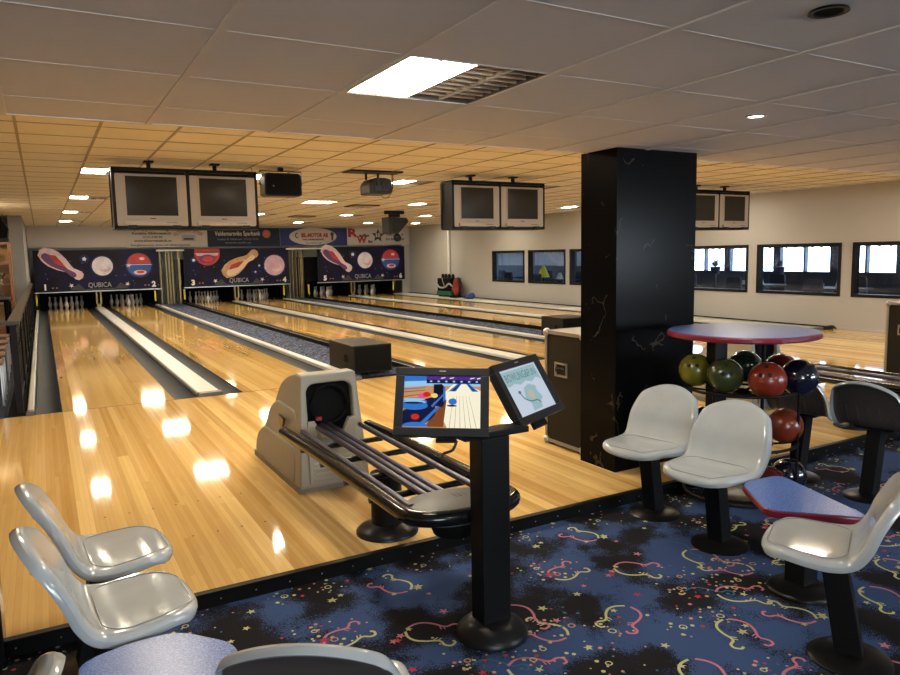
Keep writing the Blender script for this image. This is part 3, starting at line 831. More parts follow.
t, W = sign('advertising_sign', 7.52, 10.05, 'blue_board', 'blue sign with a white oval and red motor firm lettering')
l = MB(); em = MB(); disc(em, PS, 1.22, .33, .90, 36, sy=.35); put('oval_emblem', em, 'white_board', t)
PS2 = lambda u, v: (u, -.008, v)
l.mat(1); text_mesh(l, 'BIL-MOTOR AB', .2, lambda u, v: PS2(1.28+u, .37+v), width=1.02, bold=.012)
l.mat(0); text_mesh(l, 'VALDEMARSVIK', .08, lambda u, v: PS2(1.22+u, .22+v), width=.85, bold=.004); text_mesh(l, 'Tel. 0123-511 50', .06, lambda u, v: PS2(1.22+u, .09+v), width=.6, bold=.002)
em = MB(); ribbon(em, PS2, [(.62+.07*cos(a), .37+.08*sin(a)) for a in [PI*.4+PI*1.3*k/10 for k in range(11)]], .035); put('ring_mark', em, 'ink_dark', t)
em = MB(); disc(em, PS2, 1.95, .42, .07, 14); em.ngon([PS2(*p) for p in ((1.92, .18), (1.98, .18), (2.0, .40), (1.90, .40))]); put('figure_mark', em, 'ink_dark', t)
put('lettering', l, ['ink_dark', 'ink_red', 'white_board'], t)
t, W = sign('advertising_sign', 10.07, 12.62, 'white_board', 'white sign with big red initials and a black star, last on the right')
l = MB(); l.mat(1)
text_mesh(l, 'R', .42, lambda u, v: PS(.23+u, .45+v), width=.40, bold=.02); text_mesh(l, 'W', .34, lambda u, v: PS(.58+u, .19+v), width=.42, bold=.02)
l.mat(0)
text_mesh(l, 'adio', .16, lambda u, v: PS(.68+u, .36+v), width=.42, bold=.008); text_mesh(l, 'in', .15, lambda u, v: PS(.93+u, .13+v), width=.18, bold=.008)
em = MB(); star(em, PS, 1.25, .35, .27, .05, .45); put('star_emblem', em, 'ink_dark', t)
text_mesh(l, 'Vinn i Länet', .13, lambda u, v: PS(1.95+u, .39+v), width=.75, bold=.004); text_mesh(l, 'Du kan mejla!', .13, lambda u, v: PS(1.97+u, .22+v), width=.78, bold=.004)
l.mat(2); text_mesh(l, '10', .2, lambda u, v: (1.25+u, -.008, .36+v), width=.17, bold=.006)
put('lettering', l, ['ink_dark', 'ink_red', 'ink_white'], t)

# ------------------------------------------------------------------ televisions on ceiling racks
TVY = 8.65
def tv_rack(cx, label):
    t = thing('television_rack', label, 'television rack', (cx, TVY, 1.855))
    H, hw, d = .635, .765, .30
    f = MB(); s = .018
    for x in (-hw, 0, hw): f.box(x-s, -s, 0, x+s, s, H)
    for z in (0, H): f.box(-hw-s, -s, z-s, hw+s, s, z+s)
    for x in (-hw, hw):
        f.box(x-s, d-s, 0, x+s, d+s, H)
        for z in (0, H): f.box(x-s, 0, z-s, x+s, d, z+s)
    for z in (0, H): f.box(-hw, d-s, z-s, hw, d+s, z+s)
    put('frame', f, 'black_metal', t)
    for x in (-hw, hw):
        p = MB(); p.box(x-.008, 0, 0, x+.008, d, H); put('side_panel', p, 'black_metal', t)
    p = MB(); p.box(-hw, .0, -.012, hw, d, .0); put('shelf', p, 'black_metal', t)
    for x in (-.38, .34):
        p = MB(); p.box(x-.02, .14, H, x+.02, .18, ZF-1.855); p.box(x-.05, .10, ZF-1.855-.02, x+.05, .22, ZF-1.855); put('hanger', p, 'black_metal', t)
    return t
def television(cx, label, lights=False):
    t = thing('television', label, 'television', (cx, TVY-.02, 1.875), 0, 'televisions hung over the foul line')
    W, H = .735, .565
    b = MB(); b.prism(rrect(-W/2, .0, W/2, H, .02), 'y', 0, .10)
    b.add([(-W/2+.02, .10, .03), (W/2-.02, .10, .03), (W/2-.02, .10, H-.02), (-W/2+.02, .10, H-.02), (-.2, .33, .10), (.2, .33, .10), (.2, .33, H-.12), (-.2, .33, H-.12)], [(0, 1, 5, 4), (1, 2, 6, 5), (2, 3, 7, 6), (3, 0, 4, 7), (4, 5, 6, 7)])
    put('casing', b, 'tv_silver', t, bevel=.004)
    s = MB(); n = 8; vs = []
    sw, sh, zc = .265, .213, .325
    for i in range(n+1):
        for k in range(n+1):
            u, v = k/n*2-1, i/n*2-1
            vs.append((u*sw, -.012-.012*(1-u*u)*(1-v*v)+.004, zc+v*sh))
    s.add(vs, [(i*(n+1)+k, i*(n+1)+k+1, (i+1)*(n+1)+k+1, (i+1)*(n+1)+k) for i in range(n) for k in range(n)])
    put('tube_face', s, 'tv_glass', t, smooth=0)
    g = MB()
    for q in ((-sw-.012, zc-sh-.012, sw+.012, zc-sh), (-sw-.012, zc+sh, sw+.012, zc+sh+.012), (-sw-.012, zc-sh, -sw, zc+sh), (sw, zc-sh, sw+.012, zc+sh)): g.box(q[0], -.012, q[1], q[2], .0, q[3])
    put('inner_surround', g, 'tv_silver', t)
    k = MB(); k.box(-.30, -.03, .005, .30, 0, .055); put('control_strip', k, 'tv_silver', t, bevel=.006)
    for x in (-.22, .24):
        q = MB(); q.box(x-.045, -.035, -.02, x+.045, .05, .006); put('foot', q, 'black', t)
    q = MB(); q.box(-.03, -.002, .075, .03, .0, .085); q.box(.13, -.032, .03, .25, -.03, .036); put('badge', q, 'ink_dark', t)
for pr in range(3):
    cx = 1.505+pr*PITCH+(0, -.10, .1)[pr]
    pos = ['over lanes one and two, the left rack', 'over lanes three and four, left of the pillar', 'over lanes five and six, right of the pillar'][pr]
    tv_rack(cx, 'black ceiling rack holding two televisions ' + pos)
    for s, w in ((-.385, 'left'), (.385, 'right')):
        television(cx+s, 'silver tube television, %s one of the rack %s' % (w, ['at the far left', 'between the projector and the pillar', 'by the windowed wall'][pr]))

# ------------------------------------------------------------------ hung speaker, projectors, vents
t = thing('hanging_loudspeaker', 'black loudspeaker hung from the ceiling right of the first television rack', 'loudspeaker', (2.65, 8.80, 2.385))
b = MB(); b.prism(round_poly([(-.235, -.14), (.235, -.14), (.225, .14), (-.225, .14)], .05), 'y', -.02, .2); put('cabinet', b, 'black', t, bevel=.006)
b = MB(); b.prism(round_poly([(-.22, -.125), (.22, -.125), (.21, .125), (-.21, .125)], .045), 'y', -.032, -.019); put('front_grille', b, 'grille', t)
b = MB(); b.box(-.133, -.034, -.025, -.119, -.031, -.010); put('badge', b, 'ink_grey', t)
b = MB(); b.tube([(-.24, .08, 0), (-.26, .08, .0), (-.26, .08, .17), (.26, .08, .17), (.26, .08, 0), (.24, .08, 0)], .008, 6); b.box(-.03, .05, .165, .03, .11, .215); put('bracket', b, 'black_metal', t)
b = MB(); b.tube(smooth_path([(-.2, .1, .14), (-.26, .1, .16), (-.32, .1, .11), (-.36, .1, .215)]), .004, 6); put('cable', b, 'black', t)

t = thing('ceiling_projector', 'grey projector under a black ceiling plate with hanging cables', 'projector', (3.93, 8.85, 2.40))
b = MB(); b.prism(round_poly([(-.16, -.10), (.14, -.10), (.16, -.02), (.15, .09), (.06, .11), (-.10, .10), (-.16, .03)], .03), 'y', -.12, .2); put('body', b, 'proj', t, bevel=.006)
b = MB(); b.prism(rrect(-.10, -.055, .13, .09, .02), 'y', -.135, -.119); put('front_panel', b, 'black', t)
b = MB(); b.box(-.07, -.15, -.0, -.03, -.134, .07); b.box(.0, -.15, .01, .04, -.134, .07); b.box(.02, -.15, -.045, .10, -.134, -.015); put('lens_vent', b, ['proj'], t)
b = MB(); b.box(-.42, -.14, .180, .32, .16, .199); put('ceiling_plate', b, 'black_metal', t)
for x in (-.14, .03):
    b = MB(); b.box(x-.01, .02, .09, x+.01, .05, .181); put('stay', b, 'black_metal', t)
b = MB(); b.tube(smooth_path([(.24, .05, .181), (.24, .05, -.02), (.18, .02, -.12), (.08, -.02, -.14), (.0, -.10, -.08)]), .005, 6); b.tube(smooth_path([(.26, .06, .181), (.255, .06, .0), (.2, .06, -.06), (.15, .05, -.02)]), .005, 6); put('cable', b, 'black', t)

t = thing('effect_light', 'dark boxy effect light hanging from the ceiling before the last sign', 'effect light', (7.72, 16.4, 2.30))
t.scale = (1.2, 1.2, 1.2)
b = MB(); b.prism(round_poly([(-.19, -.22), (.02, -.22), (.26, .02), (.22, .10), (-.20, .12)], .03), 'y', -.15, .2); put('body', b, 'proj', t, bevel=.008)
b = MB(); b.prism(round_poly([(-.10, -.20), (.02, -.20), (.23, .02), (.2, .07), (-.10, .06)], .03), 'y', -.17, -.149); put('front_panel', b, 'black', t)
b = MB(); b.box(-.12, -.03, .12, .12, .03, .18); b.box(-.2, -.06, .18, .2, .06, .249); put('bracket', b, 'black_metal', t)
b = MB(); b.sphere((.04, -.05, -.30), .09, 12); put('lamp_head', b, 'black', t, smooth=0)

def vent(x, y, label):
    t = thing('ceiling_vent', label, 'ceiling vent', (x, y, ZF-.006))
    f = MB()
    for q in ((0, 0, .6, .03), (0, .57, .6, .6), (0, .03, .03, .57), (.57, .03, .6, .57)): f.box(q[0], q[1], -.02, q[2], q[3], 0)
    put('frame', f, 'proj', t)
    s = MB()
    for k in range(5): s.box(.03, .08+k*.1, -.018, .57, .12+k*.1, -.004)
    s.box(.03, .03, -.003, .57, .57, -.001)
    put('slat_panel', s, 'louvre', t)
vent(5.90, 14.5, 'dark ceiling vent in line with the projector'); vent(5.90, 18.7, 'dark ceiling vent over the far end of lane three'); vent(10.7, 16.9, 'dark ceiling vent near the middle television rack')

# ------------------------------------------------------------------ black boxes on the dividers
def sub_box(x, y, w, d, h, label):
    t = thing('subwoofer', label, 'loudspeaker', (x, y, .0), 0)
    zb = .05
    b = MB(); b.box(0, 0, zb, w, d, zb+h); put('cabinet', b, 'case', t, bevel=.006)
    b = MB(); b.box(.02, -.008, zb+.02, w-.02, .0, zb+h-.02); put('front_grille', b, 'grille', t)
    b = MB(); b.box(-.004, d*.22, zb+h*.35, .003, d*.36, zb+h*.62); put('side_handle', b, 'matte_black', t)
    b = MB()
    for px in (.03, w-.07):
        for py in (.03, d-.07): b.box(px, py, zb-.006, px+.04, py+.04, zb)
    put('foot_pad', b, 'black', t)
sub_box(3.27, 8.24, .52, .86, .345, 'black box loudspeaker at the front of the divider between lanes two and three')
sub_box(7.62, 9.62, .62, .60, .335, 'black box loudspeaker on the far divider, seen over the flight case')

# ------------------------------------------------------------------ ball return
def ball_return(loc, label):
    t = thing('ball_return', label, 'ball return', loc)
    # stepped hood, local x from -.235 to .235, y from 0 (front) backwards
    h = MB()
    def shell(hw_b, hw_t, prof, y_in=0):
        ztop = max(p[1] for p in prof); pts = round_poly(prof, .07, 4); n = len(pts)
        wx = lambda z: hw_b+(hw_t-hw_b)*z/.76
        vs = [(-wx(p[1]), p[0], p[1]) for p in pts]+[(wx(p[1]), p[0], p[1]) for p in pts]
        h.add(vs, [tuple(range(n))[::-1], tuple(range(n, 2*n))]+[(i, (i+1) % n, n+(i+1) % n, n+i) for i in range(n)])
    shell(.222, .178, [(.14, .02), (.14, .742), (.32, .73), (.52, .655), (.665, .51), (.665, .02)])
    shell(.232, .196, [(.13, .02), (.13, .505), (.60, .515), (.76, .43), (.88, .28), (.90, .02)])
    shell(.242, .208, [(.125, .04), (.125, .275), (.88, .28), (1.03, .20), (1.09, .12), (1.10, .04)])
    put('hood_body', h, 'hood', t, bevel=.012, smooth=35)
    # front frame with an opening
    f = MB(); n = 24
    def ring(x0, z0, x1, z1, r): return rrect(x0, z0, x1, z1, r)
    op = ring(-.155, .345, .155, .69, .06); N = len(op)
    def slant(z): return .0+.085*(z/.76)
    outer = [(-.238, .03), (.238, .03), (.188, .75), (-.188, .75)]
    orr = []
    for (x, z) in op:
        a = math.atan2(z-.42, x)
        # push outwards to the outer edge
        best = 9
        dx, dz = cos(a), sin(a)
        for i in range(4):
            p, q = outer[i], outer[(i+1) % 4]
            ex, ez = q[0]-p[0], q[1]-p[1]; den = dx*ez-dz*ex
            if abs(den) < 1e-9: continue
            tt = ((p[0])*ez-(p[1]-.42)*ex)/den; ss = ((p[0])*dz-(p[1]-.42)*dx)/den
            if tt > 0 and -1e-6 <= ss <= 1+1e-6: best = min(best, tt)
        orr.append((dx*best, .42+dz*best))
    # add the outer corners by snapping nearest samples
    for c in outer:
        k = min(range(N), key=lambda i: (orr[i][0]-c[0])**2+(orr[i][1]-c[1])**2); orr[k] = c
    vs = [(x, slant(z), z) for x, z in orr]+[(x, slant(z), z) for x, z in op]+[(x, slant(z)+.05, z) for x, z in op]+[(x*1.0, slant(z)+.12, z) for x, z in orr]
    fs = []
    for i in range(N):
        j = (i+1) % N; fs += [(i, j, N+j, N+i), (N+i, N+j, 2*N+j, 2*N+i), (3*N+i, 3*N+j, j, i)]
    f.add(vs, fs); put('front_frame', f, 'hood', t, bevel=.014, smooth=35)
    # dark throat: an open box behind the opening
    d = MB(); x, z0, z1, ya, yb_ = .168, .335, .705, .045, .13
    d.add([(-x, ya+.02, z0), (x, ya+.02, z0), (x, ya+.05, z1), (-x, ya+.05, z1), (-x, yb_-.02, z0), (x, yb_-.02, z0), (x, yb_-.005, z1), (-x, yb_-.005, z1)],
          [(0, 1, 5, 4), (1, 2, 6, 5), (2, 3, 7, 6), (3, 0, 4, 7), (4, 5, 6, 7)])
    put('throat', d, 'matte_black', t)
    r = MB(); r.tube([(.125*cos(2*PI*k/24), .085, .55+.125*sin(2*PI*k/24)) for k in range(24)], .012, 6, True); put('accelerator_ring', r, 'matte_black', t, smooth=0)
    rl = MB(); rl.box(-.10, .06, .45, -.06, .08, .475); put('red_lever', rl, 'red', t, bevel=.004)['label'] = 'small red lever'
    lp = MB(); lp.prism([(-.165, .33), (-.165, .455), (-.115, .455), (-.075, .37), (.075, .37), (.115, .455), (.165, .455), (.165, .33)], 'y', .035, .075); put('lower_lip', lp, 'hood', t, bevel=.008)
    v = MB(); v.box(-.175, -.004, .06, .175, .03, .30)
    for k in range(6): v.prism([(-.012, .08+k*.034), (.0, .078+k*.034), (.0, .10+k*.034)], 'x', -.15, .15)
    put('service_panel', v, 'hood', t, bevel=.004)
    s = MB(); s.box(-.246, .02, 0, .246, 1.12, .045); put('plinth', s, 'hood_base', t, bevel=.004)
    for sx in (-1, 1):
        b = MB(); q = sx*.2345
        b.add([(q, .28, .44), (q, .42, .455), (q-.000, .37, .33)], [(0, 1, 2)]); b.add([(q+sx*.008, .28, .44), (q+sx*.008, .42, .455), (q+sx*.008, .37, .33)], [(0, 1, 2)])
        b.mat(1); b.add([(q+sx*.010, .30, .432), (q+sx*.010, .402, .443), (q+sx*.010, .365, .352)], [(0, 1, 2)])
        put('triangular_badge', b, ['black', 'gold'], t)
    # rack: bumper loop, rails, cross bars, end tray, pedestals
    R = .26; XO = -.055; zc = .42
    path = [(-R, .06, zc-.01)]+[(-R, -.4-k*.55, zc) for k in range(3)]
    cy = -1.68
    path += [(-R*cos(PI*k/18), cy-.15*sin(PI*k/18)**.8, zc) for k in range(19)]
    path += [(R, -.4-(2-k)*.55, zc) for k in range(3)]+[(R, -.06, zc-.01)]
    path = [(x+XO, y, z) for x, y, z in path]
    b = MB(); b.tube(path, .034, 12); put('bumper', b, 'gloss_black', t, smooth=50)
    for i, x in enumerate((-.19, -.045, .0, .045, .19)):
        b = MB(); z = zc-.008 if abs(x) > .1 else zc-.025
        yend = -1.60 if abs(x) > .1 else -1.50
        yst = -.10 if abs(x) > .1 else .10
        b.tube([(x+XO, yst, z+.02), (x+XO, yend, z)], .0165, 8); put('rail', b, 'rail', t, smooth=50)
    for y in (-.28, -.62, -.98, -1.30):
        b = MB(); b.tube([(-R+XO, y, zc-.052), (R+XO, y, zc-.052)], .017, 8); put('cross_bar', b, 'black', t, smooth=50)
    b = MB(); n = 28; pts = []
    for k in range(n): a = 2*PI*k/n; pts.append((.245*cos(a), cy+.05+.18*sin(a)))
    pts = [(x, y) for x, y in pts]; vs = [(x, y, zc-.05) for x, y in pts]+[(x*.93, cy+.05+(y-cy-.05)*.93, zc-.005) for x, y in pts]+[(x*.6, cy+.05+(y-cy-.05)*.6, zc+.008) for x, y in pts]+[(x*.2, cy+.05+(y-cy-.05)*.2, zc+.012) for x, y in pts]
    b.add(vs, [(i*n+k, i*n+(k+1) % n, (i+1)*n+(k+1) % n, (i+1)*n+k) for i in range(3) for k in range(n)]+[tuple(range(3*n, 4*n)), tuple(range(n))[::-1]])
    b.mat(1)
    for i in range(9):
        for j in range(9):
            x, y = .02+i*.022, cy+.05+j*.016
            if (x/.22)**2+((y-cy-.05)/.15)**2 < .9:
                rr = math.hypot(x/.245, (y-cy-.05)/.18); zz = zc+.0145-(.006*rr*2 if rr < .6 else .0072+(rr-.6)*.05)
                b.ngon([(x+.006*cos(PI*a/3), y+.006*sin(PI*a/3), zz) for a in range(6)])
    put('end_tray', b, ['tray', 'hole'], t, smooth=35, loc=(XO, 0, 0))
    b = MB()
    for x, y in ((-.12, -1.45), (-.05, -1.47), (.1, -1.46)): b.lathe([(.012, 0), (.012, .012), (.006, .016)], 10, (x, y-.08, zc-.012))
    put('tray_bolt', b, 'black', t)
    for y, top in ((-.83, .33),):
        b = MB(); b.lathe([(.085, .012), (.085, top)], 20, (-.02, y, 0)); p = put('pedestal', b, 'black_metal', t, smooth=40)
        b = MB(); zb = 0 if y > -1.1 else ZC
        b.lathe([(.17, zb), (.17, zb+.012), (.15, zb+.03), (.10, zb+.05), (.088, zb+.056)], 28, (-.02, y, 0)); put('pedestal_base', b, 'black', p, smooth=50)
    b = MB(); b.lathe([(.05, .26), (.09, .275), (.11, .33), (.12, .375)], 20, (XO, cy+.05, 0)); put('tray_hub', b, 'matte_black', t, smooth=50)
    return t
br = ball_return((1.565, 4.31, 0), 'beige ball return with black rails, standing on the approach behind the two monitors')
dup(br, (1.565+PITCH, 4.31, 0), 0, 'second beige ball return, half hidden behind the ball rack and pillar')

# ------------------------------------------------------------------ console with two monitors
CX, CY = 1.517, 2.385
t = thing('console_post', 'black post with a round foot carrying two monitors', 'monitor stand', (CX, CY, ZC))
b = MB(); b.box(-.066, -.048, .03, .066, .048, .84); put('column', b, 'black_metal', t, bevel=.004)
b = MB(); b.lathe([(.15, 0), (.15, .012), (.14, .03), (.11, .055), (.085, .07), (.02, .075)], 32); put('foot', b, 'black', t, smooth=50)
b = MB(); b.box(-.14, -.045, .84, .165, .045, .865); put('cross_arm', b, 'black_metal', t, bevel=.003)
b = MB(); b.tube(smooth_path([(-.26, .02, .80), (-.23, .0, .78), (-.2, .02, .79), (-.17, .0, .805), (-.15, .0, .84)]), .006, 6); put('cable', b, 'black', t)
def monitor(c, right, up, nrm, label, other):
    t = thing('touch_monitor', label, 'monitor', (0, 0, 0))
    R_, U, N = Vector(right).normalized(), Vector(up), Vector(nrm).normalized()
    U = (U-R_*U.dot(R_)).normalized(); N = R_.cross(U)*1.0
    if N.dot(Vector(nrm)) < 0: N = -N
    Mx = Matrix(((R_.x, U.x, N.x, c[0]), (R_.y, U.y, N.y, c[1]), (R_.z, U.z, N.z, c[2]), (0, 0, 0, 1)))
    t.matrix_world = Mx
    W, H = .37, .282
    b = MB(); fr = .034
    for q in ((-W/2, -H/2, W/2, -H/2+fr), (-W/2, H/2-fr, W/2, H/2), (-W/2, -H/2+fr, -W/2+fr, H/2-fr), (W/2-fr, -H/2+fr, W/2, H/2-fr)): b.box(q[0], q[1], -.035, q[2], q[3], 0)
    put('bezel', b, 'bezel', t, bevel=.003)
    b = MB(); b.prism(rrect(-W/2+.03, -H/2+.03, W/2-.03, H/2-.03, .02), 'z', -.06, -.034); put('back_shell', b, 'black', t)
    b = MB(); b.box(-.013, H/2-.018, .0, .013, H/2-.014, .0012); put('badge', b, 'ink_grey', t)
    if other == 2:
        b = MB(); b.box(-.05, -H/2-.03, -.05, .05, -H/2+.02, -.034); put('mount', b, 'black_metal', t)
    else:
        b = MB(); b.box(-.02, -H/2-.012, -.055, .06, -H/2+.02, -.034); put('mount', b, 'black_metal', t)
    sw, sh = W/2-fr, H/2-fr
    s = MB(); P = lambda off: (lambda u, v: (u*sw, v*sh, -.012+off))
    if other == 1:
        cols = ['scr_white', 'scr_wood', 'scr_blue', 'scr_dark', 'scr_navy', 'scr_red', 'scr_purple', 'scr_pale', 'scr_brown', 'scr_yellow', 'scr_pink']
        q = lambda mi, off, *pts: (s.mat(mi), s.ngon([P(off)(u, v) for u, v in pts]))
        q(7, 0, (-1, -1), (1, -1), (1, 1), (-1, 1))
        q(1, .0004, (-1, .55), (-.45, .62), (1, .62), (1, -1), (-1, -1))
        q(2, .0006, (-1, .72), (-.42, .72), (-.42, 1), (-1, 1)); q(7, .0007, (-1, .66), (-.42, .70), (-.42, .82), (-1, .78))
        q(6, .0006, (-.42, .86), (1, .86), (1, 1), (-.42, 1)); q(4, .0008, (-.42, .72), (1, .72), (1, .86), (-.42, .86))
        q(0, .0008, (.10, .42), (.28, .70), (.62, .70), (1.0, .45), (1, -1), (.15, -1), (-.2, .1), (.02, .3))
        q(2, .0010, (.16, .42), (.40, .72), (.50, .72), (.36, .42)); q(2, .0010, (.62, .72), (.70, .72), (.95, .42), (.78, .42))
        q(3, .0012, (.24, .42), (.44, .70), (.47, .70), (.31, .42)); q(3, .0012, (.66, .70), (.68, .70), (.88, .42), (.83, .42))
        q(8, .0009, (-.15, -.2), (.12, .1), (.05, -.95), (-.4, -.95))
        for k in range(6): q(8, .0011, (.2+k*.14, -.98), (.21+k*.14, -.98), (.30+k*.08, .25), (.295+k*.08, .25))
        q(8, .0006, (-1, .38), (-.45, .46), (-.45, .44), (-1, .35)); q(8, .0006, (-1, .2), (-.55, .3), (-.55, .28), (-1, .17)); q(2, .0006, (-1, .5), (-.45, .56), (-.45, .53), (-1, .46))
        q(4, .0012, (-.23, .68), (-.02, .70), (.08, .55), (.10, .1), (.02, -.2), (-.22, -.15)); q(3, .0014, (-.20, .62), (.02, .64), (.0, .32), (-.21, .30)); q(2, .0015, (.03, .60), (.08, .55), (.10, .1), (.03, .0))
        s.mat(2); disc(s, P(.0014), -.72, -.02, .34, 24, sy=.5)
        s.mat(7); disc(s, P(.0016), -.74, .08, .30, 24, sy=.16)
        q(4, .0013, (-.45, .1), (-.2, .2), (-.15, -.55), (-.55, -.95), (-1, -.95), (-1, -.35))
        s.mat(2); disc(s, P(.0017), -.72, -.16, .36, 20, sy=.45); s.mat(7); disc(s, P(.0018), -.74, -.02, .32, 20, sy=.22); s.mat(4); disc(s, P(.0019), -.74, -.05, .27, 20, sy=.15)
        q(2, .0016, (-.28, -.15), (.02, .30), (.05, .27), (-.24, -.22)); q(2, .0016, (-.62, -.9), (-.1, -.15), (-.06, -.2), (-.5, -.95)); q(8, .0016, (-.4, -.9), (.0, -.2), (.05, -.25), (-.3, -.95))
        s.mat(10); disc(s, P(.0020), -.52, .22, .11, 16); s.mat(5); disc(s, P(.0021), -.40, .28, .10, 16); s.mat(9); disc(s, P(.0021), -.20, .24, .09, 16); s.mat(5); disc(s, P(.0021), -.68, -.58, .11, 16)
        s.mat(2); disc(s, P(.0019), -.68, -.95, .34, 20, 0, PI, sy=.5)
        s.mat(0)
        for cx_ in (-.05, .18, .72, .9):
            q(0, .0012, (cx_, .90), (cx_+.10, .93), (cx_+.14, .97), (cx_+.02, .95))
        for k in range(7): s.mat(7); disc(s, P(.0012), -.3+k*.2, .80, .035, 10)
        # a plain blue ball resting on the drawn lane
        s.mat(2); disc(s, P(.0020), .28, .02, .11, 18, sy=1.1); s.mat(4); disc(s, P(.0018), .26, -.14, .13, 14, sy=.3)
        put('screen', s, cols, t)
    else:
        cols = ['scr2_white', 'scr2_teal', 'scr2_dark', 'scr2_cream', 'scr2_white']
        q = lambda mi, off, *pts: (s.mat(mi), s.ngon([P(off)(u, v) for u, v in pts]))
        q(0, 0, (-1, -1), (1, -1), (1, 1), (-1, 1))
        q(1, .0005, (-.95, .92), (.92, .95), (.92, .22), (.7, .38), (.4, .24), (.1, .36), (-.2, .25), (-.5, .36), (-.75, .28), (-.93, .34))
        s.mat(2); text_mesh(s, 'BOWLING&FUN', .05, lambda u, v: (u, .62*sh+v, -.0105), width=1.62*sw)
        q(1, .0005, (-.15, .10), (.15, .20), (.45, .05), (.42, -.2), (.55, -.5), (.35, -.62), (.3, -.9), (-.2, -.92), (-.15, -.6), (-.3, -.35), (-.22, -.1))
        s.mat(3); disc(s, P(.0009), .05, -.25, .16, 16, sy=1.3)
        s.mat(2); ribbon(s, P(.0012), [(p.x, p.y) for p in smooth_path([(-.45, -.12, 0), (-.35, -.35, 0), (-.1, -.52, 0), (.2, -.55, 0), (.33, -.7, 0)])], .05); disc(s, P(.0012), -.46, -.04, .075, 12)
        put('screen', s, cols, t)
    g = MB(); g.box(-sw, -sh, -.006, sw, sh, -.0055); put('cover_glass', g, 'scr_glass', t)
for k, c in dict(scr_white=(1, .97, .86), scr_wood=(.80, .58, .38), scr_blue=(.20, .46, .80), scr_dark=(.03, .05, .10), scr_navy=(.06, .09, .24), scr_red=(.80, .16, .12), scr_purple=(.33, .16, .55), scr_pale=(.60, .80, .93), scr_brown=(.50, .28, .14), scr_yellow=(.95, .84, .50), scr_pink=(.9, .35, .55),
                 scr2_white=(.78, .82, .88), scr2_teal=(.60, .73, .75), scr2_dark=(.34, .46, .52), scr2_cream=(.74, .72, .64)).items():
    M[k] = screen(k.replace('scr2', 'info_screen').replace('scr', 'game_screen'), c, 1.0)
M['scr_glass'] = thin_glass('screen_glass', (1, 1, 1), .035)
monitor((1.325, 2.425, .93), (.85, -.52, -.03), (.28, .42, .87), (-.44, -.75, .5), 'monitor showing a bright bowling alley game, left one on the post', 1)
monitor((1.80, 2.50, .92), (.91, .40, .02), (-.23, .47, .85), (.33, -.79, .52), 'tilted monitor showing a pale page headed in teal, right one on the post', 2)

